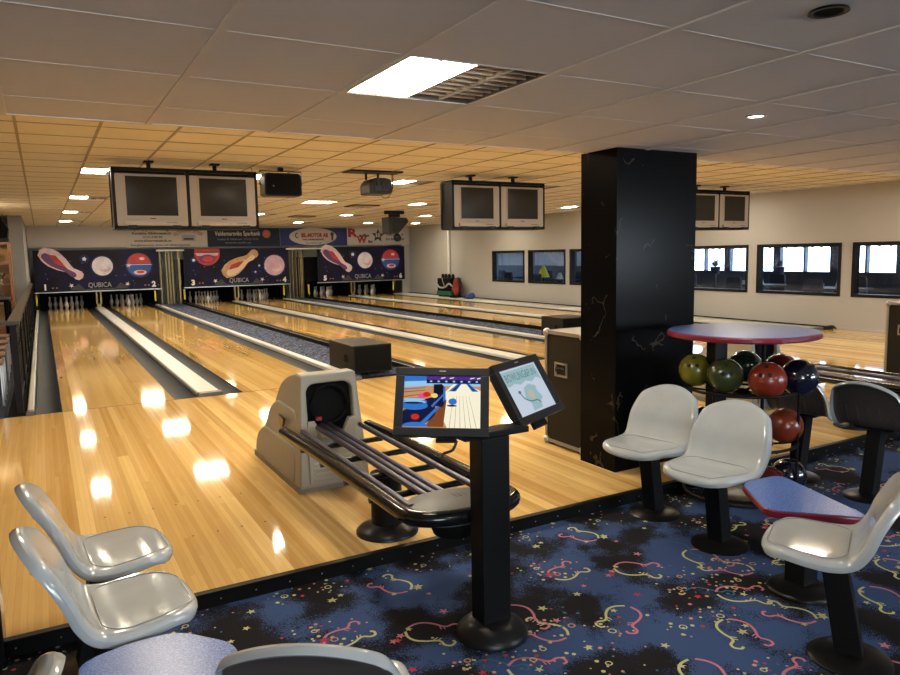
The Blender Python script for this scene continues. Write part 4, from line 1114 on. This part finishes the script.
# ------------------------------------------------------------------ seats
def seat_shell():
    prof = smooth_path([(0, .365, .422), (0, .34, .443), (0, .265, .456), (0, .17, .449), (0, .09, .447), (0, .03, .463), (0, -.008, .518), (0, -.034, .59), (0, -.074, .67), (0, -.136, .772)], 6)
    Ls = [0]
    for a, b in zip(prof, prof[1:]): Ls.append(Ls[-1]+(b-a).length)
    tot = Ls[-1]
    def at(s):
        s = min(max(s, 0), 1)*tot
        for i in range(len(Ls)-1):
            if s <= Ls[i+1]+1e-9:
                k = (s-Ls[i])/(Ls[i+1]-Ls[i]); p = prof[i].lerp(prof[i+1], k); d = (prof[min(i+3, len(prof)-1)].lerp(prof[min(i+4, len(prof)-1)], k)-prof[max(i-3, 0)].lerp(prof[max(i-2, 0)], k)).normalized(); break
        return p, Vector((0, d.z, -d.y))
    NA, NB = 20, 34
    top = []; bot = []; rr = []
    for j in range(NB+1):
        b = j/NB*2-1
        for i in range(NA+1):
            a = i/NA*2-1
            ka = .86 if b > 0 else .74
            x = a*math.sqrt(1-ka*b*b/2)*(1 if b < 0 else 1+.04*b); bb = b*math.sqrt(1-.80*a*a/2)
            # even out the arc length so that the mapping reaches the ends
            s = (bb+1)/2
            p, n = at(s)
            r = max(abs(a), abs(b))
            hw = .234-.012*math.exp(-((s-.50)/.10)**2)
            dish = .012*(x*x)
            rim = -.016*max(0, (r-.86)/.14)**2 if r > .86 else 0
            q = Vector((x*hw, p.y, p.z))+n*(dish+rim)
            top.append(q)
            th = .014+.020*max(0, (r-.80)/.20)
            bot.append(q-n*th); rr.append(r)
    m = MB(); w = NA+1
    m.add(top, [(j*w+i, j*w+i+1, (j+1)*w+i+1, (j+1)*w+i) for j in range(NB) for i in range(NA)])
    edge = [i for i in range(w)]+[j*w+NA for j in range(1, NB+1)]+[NB*w+i for i in range(NA-1, -1, -1)]+[j*w for j in range(NB-1, 0, -1)]
    ne = len(edge); nt2 = len(top)
    m.v += [tuple(p) for p in bot]
    for k in range(ne):
        a, b = edge[k], edge[(k+1) % ne]; m.f.append((a, b, nt2+b, nt2+a)); m.m.append(0)
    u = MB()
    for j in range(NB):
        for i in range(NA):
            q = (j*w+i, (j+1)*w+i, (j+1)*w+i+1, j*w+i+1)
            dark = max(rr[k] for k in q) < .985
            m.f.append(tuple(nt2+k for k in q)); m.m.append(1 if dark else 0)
    # seam round the sitting area
    seam = []
    def surf(a, b, off=.0012):
        x = a*math.sqrt(1-(.86 if b > 0 else .74)*b*b/2); bb = b*math.sqrt(1-.80*a*a/2); s = (bb+1)/2; p, n = at(s)
        hw = .234-.012*math.exp(-((s-.50)/.10)**2); return Vector((x*hw, p.y, p.z))+n*(.012*x*x+off)
    pts = rrect(-.82, -.90, .82, -.06, .30, 6)
    s1 = MB(); s1.tube([surf(a, b) for a, b in pts], .0016, 5, True)
    ribs = MB()
    for x in (-.13, -.065, 0, .065, .13):
        rp = []
        for k in range(8):
            s = .50+k*.028; p, n = at(s); rp.append((x, p.y, p.z)); 
        ribs.tube([Vector(p)-Vector((0, 0, 0)) for p in [(x, at(.50+k*.028)[0].y, at(.50+k*.028)[0].z) for k in range(8)]], .001, 4)
    rb = MB()
    for x in (-.13, -.065, 0, .065, .13):
        rb.tube([Vector((x, at(.46+k*.03)[0].y, at(.46+k*.03)[0].z))-at(.46+k*.03)[1]*.0145 for k in range(9)], .0035, 5)
    return m, s1, rb
shell_mb, seam_mb, rib_mb = seat_shell()
def make_seat(label, loc, rz, group=None):
    t = thing('bowling_chair', label, 'seat', loc, rz, group)
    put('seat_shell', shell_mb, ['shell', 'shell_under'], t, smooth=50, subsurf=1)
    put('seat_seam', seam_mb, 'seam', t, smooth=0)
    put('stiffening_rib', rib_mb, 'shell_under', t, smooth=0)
    p = MB(); p.prism([(-.018, .025), (.078, .025), (.150, .439), (.060, .439)], 'x', -.042, .042); p.box(-.11, .04, .428, .11, .22, .440); put('post', p, 'black_metal', t, bevel=.004)
    b = MB(); b.lathe([(.148, 0), (.148, .006), (.135, .015), (.09, .028), (.05, .034), (.01, .035)], 32, (0, .03, 0)); put('base_plate', b, 'base_black', t, smooth=50)
    return t
def face(dx, dy): return math.atan2(-dx, dy)
G_ = 'moulded seats on black posts'
A = make_seat('pale grey moulded seat nearest the black pillar', (3.12, 3.035, ZC), face(-.98, -.20), G_)
def seat(x, y, dx, dy, label): return dup(A, (x, y, ZC), face(dx, dy), label, G_)
seat(3.068, 2.51, -.98, -.18, 'pale grey moulded seat right in front of the ball rack, touching the small table')
seat(2.595, 1.487, -.48, .877, 'grey moulded seat seen from its side at the right edge, before the small table')
seat(.025, 2.47, .985, .06, 'glossy grey moulded seat at the left, the one right behind the table corner')
seat(.025, 2.985, .985, .06, 'glossy grey moulded seat at the left, beside the step to the approach')
seat(.485, 1.53, .50, .86, 'seat seen from behind at the bottom edge, dark back with a grey rim')
seat(-.19, 1.60, -.97, .20, 'seat back just showing at the bottom left corner')
seat(4.39, 2.515, .97, .12, 'seat seen from behind right of the ball rack, dark ribbed back')
seat(4.39, 3.015, .97, .10, 'dark seat back half hidden behind the ball rack')

# ------------------------------------------------------------------ small tables
def table(poly, base, label):
    t = thing('small_table', label, 'table', (base[0], base[1], ZC))
    loc = [(x-base[0], y-base[1]) for x, y in poly]
    pts = round_poly(loc, .07, 6); n = len(pts); cx = sum(p[0] for p in pts)/n; cy = sum(p[1] for p in pts)/n
    b = MB(); zt = .435
    b.prism(pts, 'z', zt-.034, zt-.001); put('table_edge', b, 'red_edge', t, bevel=.008)
    b = MB(); b.prism([(cx+(x-cx)*.975, cy+(y-cy)*.975) for x, y in pts], 'z', zt-.0012, zt+.0015); put('table_top', b, 'laminate', t)
    b = MB(); b.box(-.05, -.05, .03, .05, .05, zt-.033); put('post', b, 'black_metal', t, bevel=.004)
    b = MB(); b.lathe([(.145, 0), (.145, .008), (.13, .022), (.09, .04), (.05, .048), (.01, .05)], 28); put('base_plate', b, 'base_black', t, smooth=50)
T1 = [(2.88, 2.262), (3.15, 2.245), (2.95, 1.65), (2.66, 1.95)]
table(T1, (2.93, 1.96), 'small blue speckled table with red edge between the seats on the right')
T2 = [(.0, 2.19), (.12, 2.235), (.28, 2.24), (.43, 2.06), (.36, 1.82), (.2, 1.52), (.03, 1.70)]
table(T2, (.18, 1.97), 'small blue speckled table with red edge at the bottom left')

# ------------------------------------------------------------------ round table with ball rack
RX, RY = 3.75, 2.96
t = thing('ball_rack', 'black tiered ball rack under a round blue table top with a red rim', 'ball rack', (RX, RY, ZC))
zt = 1.0-ZC
n = 48; pts = [(.435*abs(cos(2*PI*k/n))**.92*math.copysign(1, cos(2*PI*k/n)), .435*abs(sin(2*PI*k/n))**.92*math.copysign(1, sin(2*PI*k/n))) for k in range(n)]
b = MB(); b.prism(pts, 'z', zt-.035, zt-.001); put('table_rim', b, 'red_edge', t, bevel=.010)
b = MB(); b.prism([(x*.975, y*.975) for x, y in pts], 'z', zt-.0012, zt+.0015); put('table_top', b, 'laminate', t)
b = MB(); b.box(-.12, .10, .03, -.01, .17, zt-.034); put('post', b, 'black_metal', t)
b = MB(); b.tube([(.115, -.07, .03), (.115, -.07, zt-.034)], .011, 8); put('thin_post', b, 'black_metal', t)
b = MB(); b.lathe([(.22, 0), (.22, .01), (.20, .025), (.08, .045), (.01, .05)], 28); put('base_plate', b, 'black', t, smooth=50)
TZ = (.73, .40, .07)
for z in TZ:
    zz = z-ZC-.108
    o_ = MB(); n = 40; o_.tube([(.33*cos(2*PI*k/n), .33*sin(2*PI*k/n), zz+.02) for k in range(n)], .010, 8, True)
    o_.tube([(.19*cos(2*PI*k/n), .19*sin(2*PI*k/n), zz+.005) for k in range(n)], .008, 6, True)
    for k in range(6):
        a = PI/3*k+.3; o_.tube([(.03*cos(a), .03*sin(a), zz-.01), (.19*cos(a), .19*sin(a), zz-.004), (.33*cos(a), .33*sin(a), zz+.012)], .007, 6)
    o_.lathe([(.05, zz-.02), (.05, zz+.005)], 12)
    put('ball_tray', o_, 'black_metal', t, smooth=50)
for k in range(3):
    a = 1.2+2*PI*k/3; b = MB(); b.tube([(.33*cos(a), .33*sin(a), .02), (.33*cos(a), .33*sin(a), .73-ZC-.09)], .009, 6); put('upright', b, 'black_metal', t)
BR = .108
def ball(x, y, z, m, label, hol=(-.5, -.6, .6)):
    t = thing('bowling_ball', label, 'bowling ball', (x, y, z))
    s = MB(); s.sphere((0, 0, 0), BR, 36); put('ball_body', s, m, t, smooth=0)
    d = Vector(hol).normalized(); u = d.cross(Vector((0, 0, 1))).normalized(); v = d.cross(u)
    for a, b_ in ((-.24, .12), (.22, .16), (0, -.42)):
        q = (d+u*a+v*b_).normalized(); h = MB(); aa = q.cross(Vector((0, 0, 1))).normalized(); bb_ = q.cross(aa)
        h.add([q*BR*1.002+(aa*cos(2*PI*k/12)+bb_*sin(2*PI*k/12))*.0125 for k in range(12)]+[q*BR*.90+(aa*cos(2*PI*k/12)+bb_*sin(2*PI*k/12))*.0125 for k in range(12)],
              [(k, (k+1) % 12, 12+(k+1) % 12, 12+k) for k in range(12)]+[tuple(range(12))]); put('finger_hole', h, 'hole', t)
ball(3.62, 3.205, .73, 'olive', 'olive yellow bowling ball at the left end of the rack top tray', (-.75, -.45, .55))
ball(3.595, 2.955, .73, 'green', 'dark green bowling ball on the rack between the olive and red balls', (-.65, -.65, .40))
ball(3.665, 2.71, .73, 'redball', 'red bowling ball on the top tray, the closest one', (-.75, -.4, .55))
ball(3.895, 2.665, .73, 'navy', 'near black bowling ball at the right end of the top tray', (.05, -.55, .80))
ball(3.985, 3.12, .73, 'dgreen', 'very dark green ball at the back of the top tray', (.5, .3, .8))
ball(4.03, 2.885, .73, 'maroon', 'maroon ball at the back of the top tray behind the red one', (.5, .3, .8))
ball(3.965, 2.80, .40, 'orange', 'orange red bowling ball on the middle tray of the rack', (.5, .3, .8))
ball(3.765, 2.915, .40, 'blueball', 'dark blue bowling ball on the middle tray, mostly hidden', (.5, .3, .8))
ball(3.64, 3.11, .40, 'navy', 'black ball on the middle tray, the one closest to the pillar', (.5, .3, .8))
ball(4.02, 2.80, .07, 'navy', 'black bowling ball on the bottom tray of the rack', (.6, -.2, .7))
ball(3.77, 2.76, .07, 'maroon', 'dark red bowling ball on the bottom tray of the rack', (.6, -.2, .7))

# ------------------------------------------------------------------ flight cases
def flight_case(x, y, label):
    t = thing('flight_case', label, 'flight case', (x, y, 0))
    W, D, H = .66, .46, .90
    b = MB(); b.box(.008, .008, .03, W-.008, D-.008, H-.006); put('panel_box', b, 'case', t)
    e = MB(); s = .026
    for xx in (0, W-s):
        for yy in (0, D-s): e.box(xx, yy, .02, xx+s, yy+s, H)
    for z in (.02, H-s):
        for yy in (0, D-s): e.box(s, yy, z, W-s, yy+s, z+s)
        for xx in (0, W-s): e.box(xx, s, z, xx+s, D-s, z+s)
    put('aluminium_edging', e, 'alu', t)
    b = MB(); b.box(s, s, H-.007, W-s, D-s, H-.002); put('lid_panel', b, 'alu', t)
    for xx in (.012, W-.012):
        for yy in (.012, D-.012):
            for z in (.035, H-.015):
                b = MB(); b.sphere((xx, yy, z), .032, 12); put('ball_corner', b, 'steel', t, smooth=0)
    h = MB(); z0, y0 = .61, D*.56
    for q in ((y0-.075, z0-.055, y0+.075, z0-.04), (y0-.075, z0+.04, y0+.075, z0+.055), (y0-.075, z0-.04, y0-.06, z0+.04), (y0+.06, z0-.04, y0+.075, z0+.04)): h.box(-.004, q[0], q[1], .010, q[2], q[3])
    p = put('handle_dish', h, 'steel', t)
    g = MB(); g.tube([(-.008, y0-.05, z0-.015), (-.008, y0-.05, z0+.015), (-.008, y0+.05, z0+.015), (-.008, y0+.05, z0-.015)], .007, 6); put('spring_handle', g, 'black', p)
    b = MB()
    for xx in (.05, W-.05):
        for yy in (.05, D-.05): b.box(xx-.03, yy-.03, 0, xx+.03, yy+.03, .03)
    put('foot', b, 'black', t)
flight_case(3.38, 4.03, 'black flight case with metal edges standing against the pillar')
flight_case(7.90, 3.95, 'black flight case at the right edge beyond the seats')

# ------------------------------------------------------------------ railing and things at the left
t = thing('railing', 'dark iron railing with scrollwork along the left of lane one', 'railing', (-.285, 8.22, 0))
b = MB(); b.box(-.05, 0, .885, .05, 14.5, .93); put('handrail', b, 'rail_wood', t)
b = MB(); b.box(-2.6, -.04, .90, .05, .05, .93); put('front_handrail', b, 'rail_wood', t)
for k in range(10):
    y = k*1.6; p = MB(); p.box(-.03, y-.03, -.0, .03, y+.03, .89); put('post', p, 'black_metal', t)
for k in range(9):
    p = MB(); y0 = k*1.6+.03; y1 = y0+1.54
    p.box(-.015, y0, .08, .015, y1, .11); p.box(-.015, y0, .76, .015, y1, .79)
    for q in range(8):
        yy = y0+.1+q*.19; p.tube([(0, yy, .1), (0, yy, .77)], .009, 5)
    for q in range(4):
        yy = y0+.2+q*.38; p.tube([(0, yy+.16*cos(2*PI*a/14), .45+.26*sin(2*PI*a/14)) for a in range(14)], .011, 5, True)
        p.tube([(0, yy+.08*cos(2*PI*a/10), .45+.13*sin(2*PI*a/10)) for a in range(10)], .009, 5, True)
    put('scroll_panel', p, 'black_metal', t)
for k in range(2):
    p = MB(); x = -1.1-k*1.1; p.box(x-.03, -.03, 0, x+.03, .03, .9); put('post', p, 'black_metal', t)
cl = MB(); cl.box(XL, YF+.0, -.10, -.42, 20.0, .0); struct('floor_side', cl, 'divider')
def wood_chair(x, y, rz, label):
    t = thing('wooden_chair', label, 'chair', (x, y, 0), rz, 'wooden chairs beyond the railing')
    s = MB(); s.box(-.21, -.20, .43, .21, .21, .455); put('seat', s, 'oak', t, bevel=.006)
    s = MB(); s.box(-.20, .19, .62, .20, .215, .86); put('backrest', s, 'oak', t, bevel=.006)
    for sx in (-1, 1):
        l = MB(); l.tube([(sx*.19, -.18, 0), (sx*.19, -.18, .43)], .012, 6); put('leg', l, 'steel', t)
        l = MB(); l.tube([(sx*.19, .24, 0), (sx*.19, .2, .45), (sx*.19, .215, .86)], .012, 6); put('leg', l, 'steel', t)
for i, (x, y, rz, d) in enumerate([(-.63, 9.0, 1.57, 'behind the front of the railing'), (-.64, 9.75, 1.6, 'second behind the railing'), (-.66, 10.5, 1.5, 'third behind the railing'), (-1.35, 9.1, -.4, 'turned away past the railing corner'), (-.66, 11.3, 1.57, 'fourth behind the railing'), (-.68, 12.2, 1.57, 'farthest beyond the railing')]):
    wood_chair(x, y, rz, 'brown wooden chair on metal legs, ' + d)
t = thing('display_cabinet', 'lit wooden display cabinet at the left edge beyond the railing', 'cabinet', (-1.75, 17.4, 0))
b = MB()
for q in ((0, 0, 0, .05, .42, 1.92), (1.17, 0, 0, 1.22, .42, 1.92), (.05, 0, 1.87, 1.17, .42, 1.92), (.05, 0, 0, 1.17, .42, .12)): b.box(*q)
put('carcass', b, 'oak', t)
b = MB(); b.box(.05, .39, .12, 1.17, .42, 1.87); put('back_panel', b, 'wall_warm', t)
for z in (.62, 1.04, 1.46):
    b = MB(); b.box(.05, .02, z, 1.17, .39, z+.025); put('shelf', b, 'oak', t)
for i, z in enumerate((1.065, .645, 1.485)):
    b = MB(); b.lathe([(.05, 0), (.05, .01), (.012, .03), (.012, .10), (.06, .15), (.075, .22), (.06, .22)], 14)
    o = put('trophy', b, 'steel', loc=(-.74-.03*i, 17.58, z), smooth=40); tag(o, 'silver trophy cup on the %s shelf of the lit cabinet' % ['middle', 'lower', 'upper'][i], 'trophy', 'trophies in the cabinet')
t = thing('side_loudspeaker', 'black loudspeaker hung high at the left edge beyond the railing', 'loudspeaker', (-.62, 12.0, 2.10))
b = MB(); b.prism([(-.2, -.28), (.23, -.24), (.25, -.12), (.02, .33), (-.2, .45)], 'y', 0, .4); put('cabinet', b, 'matte_black', t, bevel=.01)
b = MB(); b.box(-.12, .15, .30, -.08, .2, ZF-2.10); put('hanger', b, 'black_metal', t)
t = thing('side_table', 'dark cloth covered table beyond the railing', 'table', (-.95, 14.4, 0))
b = MB(); b.box(-.45, -.6, .86, .45, .6, .90); put('table_top', b, 'matte_black', t)
for sx in (-.4, .4):
    for sy in (-.55, .55):
        b = MB(); b.box(sx-.03, sy-.03, 0, sx+.03, sy+.03, .86); put('leg', b, 'matte_black', t)
# warm lamp in the side alcove
ld = bpy.data.lights.new('alcove_lamp', 'POINT'); ld.energy = 30; ld.color = (1, .76, .48); ld.shadow_soft_size = .12
lo = bpy.data.objects.new('alcove_lamp', ld); lo.location = (-1.15, 16.3, 2.1); C.objects.link(lo)

# ------------------------------------------------------------------ gear against the far right wall
pp = MB(); pp.tube([(XW-.05, 22.4, .72), (XW-.05, 22.4, ZF)], .05, 10); tag(put('wall_pipe', pp, 'white', smooth=40), 'pale vertical pipe on the windowed wall above the black cleaning gear', 'pipe')
t = thing('cleaning_trolley', 'black trolley with hoses, green band and red bag against the wall beside lane six', 'trolley', (12.10, 21.85, 0))
b = MB(); b.box(0, -.45, .06, .45, .45, .68); put('tub', b, 'matte_black', t, bevel=.02)
b = MB(); b.box(-.02, -.47, .10, .47, .46, .24); put('green_band', b, 'green_paint', t)
for yy in (-.36, -.1, .14, .36):
    b = MB(); b.lathe([(.05, .68), (.06, .74), (.045, .80), (.02, .83)], 10, (.18, yy, 0)); put('bottle_top', b, 'black', t)
b = MB(); b.tube(smooth_path([(-.03, .44, .46), (-.06, .15, .36), (-.06, -.2, .38), (-.03, -.42, .50), (.1, -.47, .40)]), .03, 8); b.tube(smooth_path([(-.03, .05, .70), (-.05, -.05, .55), (-.05, -.15, .42)]), .012, 6); put('hose', b, 'hose', t, smooth=0)
b = MB(); b.sphere((.18, -.57, .42), .12, 16, (1, .8, 2.4)); b.sphere((.16, -.62, .24), .11, 14, (1, .9, 1.7)); b.sphere((.10, -.52, .30), .08, 12, (1, 1, 1.2)); put('red_bag', b, 'red', t, smooth=0)
b = MB(); b.tube(smooth_path([(.2, -.66, .70), (.2, -.82, .58), (.2, -.84, .30), (.2, -.74, .10)]), .035, 8); put('vacuum_hose', b, 'black', t, smooth=0)
for xx in (.06, .39):
    for yy in (-.38, .38):
        b = MB(); b.tube([(xx-.02, yy, .035), (xx+.02, yy, .035)], .035, 10); put('wheel', b, 'black', t)
b = MB(); b.box(-.02, -.86, .0, .46, -.46, .06); put('deck', b, 'matte_black', t)
b = MB(); b.sphere((0, 0, .05), .12, 14, (1, 1.3, .6)); b.sphere((.02, -.16, .10), .11, 12, (1, .9, 1)); b.sphere((0, .22, .03), .09, 12, (1, 1.4, .4))
tag(put('blue_bag', b, 'blue_cloth', smooth=0, loc=(12.22, 20.35, .03)), 'crumpled blue bag on the floor by the windowed wall', 'bag')
kb = MB(); kb.tube([(12.5, YF-.05, .05), (12.5, 25.4, .05)], .014, 6); tag(put('wall_rail', kb, 'matte_black'), 'dark rail along the foot of the windowed wall beside lane six', 'rail')
cb = MB(); cb.prism(rrect(12.42, 0, 12.62, .07, .02), 'y', 7.98, 8.05); cb.tube(smooth_path([(12.5, 8.0, .06), (12.5, 7.92, .07), (12.5, 7.86, .02)]), .014, 6); tag(put('rail_bracket', cb, 'black'), 'small black bracket on the floor where the wall rail ends', 'bracket')

# ------------------------------------------------------------------ room behind the windows
X2 = 18.4
rf = MB(); rf.box(XW+.12, 2, -.2, X2+.2, YEND+6, -.1); struct('floor_restaurant', rf, 'rest_floor')
rc = MB(); rc.box(XW+.12, 2, 2.5, X2+.2, YEND+6, 2.6); struct('ceiling_restaurant', rc, 'rest_wall')
rw = MB(); RW = [(6.6+k*1.72, 6.6+k*1.72+1.60) for k in range(8)]
wall_x(rw, X2, 2, YEND+6, -.2, 2.6, RW, .80, 2.3, .15)
rw.box(XW+.12, YEND+5.9, -.2, X2+.2, YEND+6, 2.6); rw.box(XW+.12, 2, -.2, X2+.2, 2.1, 2.6)
struct('wall_restaurant', rw, 'rest_wall')
for i, (p, q) in enumerate(RW):
    f = MB(); ft = .05
    for z0, z1, y0, y1 in ((.80, .84, p, q), (2.26, 2.3, p, q), (.84, 2.26, p, p+ft), (.84, 2.26, q-ft, q), (.84, 2.26, (p+q)/2-.025, (p+q)/2+.025)): f.box(X2-.02, y0, z0, X2+.12, y1, z1)
    struct('window_%d' % (20+i), f, 'rest_wall')
CG = 'sheer curtains behind the windows'
for i, (p, q) in enumerate(WIN):
    c = MB(); n = 44
    full = i >= 4
    y0, y1 = p+.06, q-.06
    zb = .60+.52
    vs = []
    for k in range(n+1):
        y = y0+(y1-y0)*k/n; x = XW+.19+.012*sin(k*1.35)
        vs += [(x, y, zb), (x, y, WZ1-.02)]
    c.add(vs, [(2*k, 2*k+1, 2*k+3, 2*k+2) for k in range(n)])
    t = thing('sheer_curtain', 'short sheer curtain behind the %s window from the pin decks' % ['seventh', 'sixth', 'fifth', 'fourth', 'third', 'second', 'first'][i], 'curtain', (0, 0, 0), 0, CG)
    put('curtain_cloth', c, 'sheer_light' if i < 3 else 'sheer', t, smooth=0)
    r = MB(); r.tube([(XW+.19, p+.02, WZ1-.06), (XW+.19, q-.02, WZ1-.06)], .012, 6)
    for k in range(9):
        yy = p+.15+k*(q-p-.3)/8; r.box(XW+.17, yy-.012, WZ1-.085, XW+.21, yy+.012, WZ1-.045)
    put('curtain_rod', r, 'frame_dark', t)
rr_ = random.Random(5)
def r_table(x, y, label):
    t = thing('dining_table', label, 'table', (x, y, -.1), 0, 'tables in the room behind the windows')
    b = MB(); b.box(-.4, -.5, .72, .4, .5, .76); put('table_top', b, 'dark_blue', t)
    b = MB(); b.box(-.05, -.05, .02, .05, .05, .72); put('pedestal', b, 'black_metal', t)
    b = MB(); b.box(-.25, -.25, 0, .25, .25, .02); put('foot', b, 'black_metal', t)
def r_chair(x, y, rz, label):
    t = thing('dining_chair', label, 'chair', (x, y, -.1), rz, 'chairs in the room behind the windows')
    b = MB(); b.box(-.22, -.22, .42, .22, .22, .48); put('seat', b, 'dark_blue', t)
    b = MB(); b.prism(round_poly([(-.21, .48), (.21, .48), (.19, .96), (-.19, .96)], .06), 'y', .18, .23); put('backrest', b, 'dark_blue', t)
    for sx in (-.19, .19):
        for sy in (-.19, .19):
            b = MB(); b.box(sx-.015, sy-.015, 0, sx+.015, sy+.015, .42); put('leg', b, 'steel', t)
names = ['nearest the right edge', 'behind the middle of the right window', 'behind the fifth window', 'behind the wide bright window', 'beyond the pillar', 'behind the far windows', 'behind the second window', 'behind the first window']
for k in range(8):
    y = 9.0+k*2.3; x = 14.3+.5*(k % 2)
    r_table(x, y, 'dark table in the room behind the windows, ' + names[k])
    r_chair(x-.75, y-.1, PI/2, 'dark chair with its back to the window, ' + names[k])
    r_chair(x+.75, y+.15, -PI/2, 'dark chair across the table, ' + names[k])
for k, (y, lab) in enumerate(((9.9, 'right'), (11.9, 'wide bright'), (14.2, 'half hidden'))):
    t = thing('potted_plant', 'potted plant on a stand seen through the %s window' % lab, 'plant', (16.4, y+2, -.1), 0, 'plants behind the windows')
    b = MB(); b.lathe([(.03, 0), (.03, .9), (.10, .92), (.15, 1.12), (.13, 1.12)], 14); put('pot', b, 'pot', t, smooth=40)
    b = MB()
    for q in range(60):
        a, e, L = rr_.uniform(0, 2*PI), rr_.uniform(.1, 1.4), rr_.uniform(.12, .26)
        p0 = Vector((0, 0, 1.12)); d = Vector((cos(a)*cos(e), sin(a)*cos(e), sin(e))); s = d.cross(Vector((0, 0, 1))).normalized()*.025
        b.add([p0, p0+d*L*.6+s, p0+d*L, p0+d*L*.6-s], [(0, 1, 2, 3)])
    put('leaves', b, 'leaf', t)
# light fittings and papers on the tables
for k in range(5):
    y = 9.0+k*2.3; x = 14.3+.5*(k % 2)
    b = MB(); b.add([(-.1, -.07, 0), (.1, -.07, 0), (0.02, -.07, .2), (-.1, .07, 0), (.1, .07, 0), (.02, .07, .2)], [(0, 1, 2), (3, 5, 4), (0, 2, 5, 3), (1, 4, 5, 2), (0, 3, 4, 1)])
    tag(put('menu_card', b, 'paper', loc=(x-.1, y-.12, .66)), 'white folded card on the table ' + names[k], 'menu card', 'cards on the tables')
for k in range(6):
    y = 9.0+(k//2)*2.3; x = 14.3+.5*((k//2) % 2)
    b = MB(); b.lathe([(.02, 0), (.035, .005), (.045, .09), (.04, .09), (.03, .01)], 12)
    tag(put('white_cup', b, 'paper', loc=(x-.22+.12*(k % 2), y+.2-.3*(k % 2), .66), smooth=40), 'white cup on the table ' + names[k//2] + (', one nearer the card' if k % 2 else ', the other one'), 'cup', 'cups on the tables')
t = thing('floor_lamp', 'yellow cone lampshade seen through the second window from the pin decks', 'lamp', (13.55, 18.05, -.08))
b = MB(); b.lathe([(.14, 0), (.14, .02), (.02, .04), (.02, .90)], 12); put('stand', b, 'black_metal', t)
b = MB(); b.lathe([(.20, .82), (.03, 1.20)], 16); put('lamp_shade', b, 'yellow_lamp', t)  # plain yellow cone, no emission

# ------------------------------------------------------------------ daylight and camera
wld = bpy.data.worlds.new('daylight'); S.world = wld; wld.use_nodes = True
bg = wld.node_tree.nodes['Background']; bg.inputs[0].default_value = (.72, .86, 1.0, 1); bg.inputs[1].default_value = 8
def window_light(x, y, z, sx, sz, rot, e, col=(.80, .90, 1.0)):
    d = bpy.data.lights.new('daylight_window', 'AREA'); d.shape = 'RECTANGLE'; d.size = sx; d.size_y = sz; d.energy = e; d.color = col
    o = bpy.data.objects.new('daylight_window', d); o.location = (x, y, z); o.rotation_euler = rot; C.objects.link(o)
for a, b in bw: window_light((a+b)/2, YB-.14, 1.43, b-a-.1, 1.1, (-PI/2, 0, PI), 170 if a < 0 else 170)
sp = bpy.data.lights.new('spot_beam', 'SPOT'); sp.energy = 34; sp.color = (1, .93, .82); sp.spot_size = 1.7; sp.spot_blend = .6; sp.shadow_soft_size = .04
so = bpy.data.objects.new('spot_beam', sp); so.location = (3.21, 2.49, ZN-.012); C.objects.link(so)

cam = bpy.data.cameras.new('camera'); co = bpy.data.objects.new('camera', cam); C.objects.link(co)
cam.sensor_width = 36; cam.lens = 718*36/900; cam.clip_start = .05; cam.clip_end = 200
X_ = Vector((.86987861, -.49291233, -.01867181)); D_ = Vector((-.07287748, -.09098993, -.99318161)); F_ = Vector((.48785251, .86530819, -.1150724))
U_ = -D_; B_ = -F_
co.matrix_world = Matrix(((X_.x, U_.x, B_.x, 0), (X_.y, U_.y, B_.y, 0), (X_.z, U_.z, B_.z, 1.5), (0, 0, 0, 1)))
S.camera = co
S.view_settings.view_transform = 'Standard'; S.view_settings.look = 'None'; S.view_settings.exposure = 0; S.view_settings.gamma = 1
S.view_settings.use_curve_mapping = False
S.cycles.max_bounces = 10; S.cycles.diffuse_bounces = 5; S.cycles.glossy_bounces = 4; S.cycles.transparent_max_bounces = 12; S.cycles.sample_clamp_indirect = 6
S.cycles.use_denoising = True
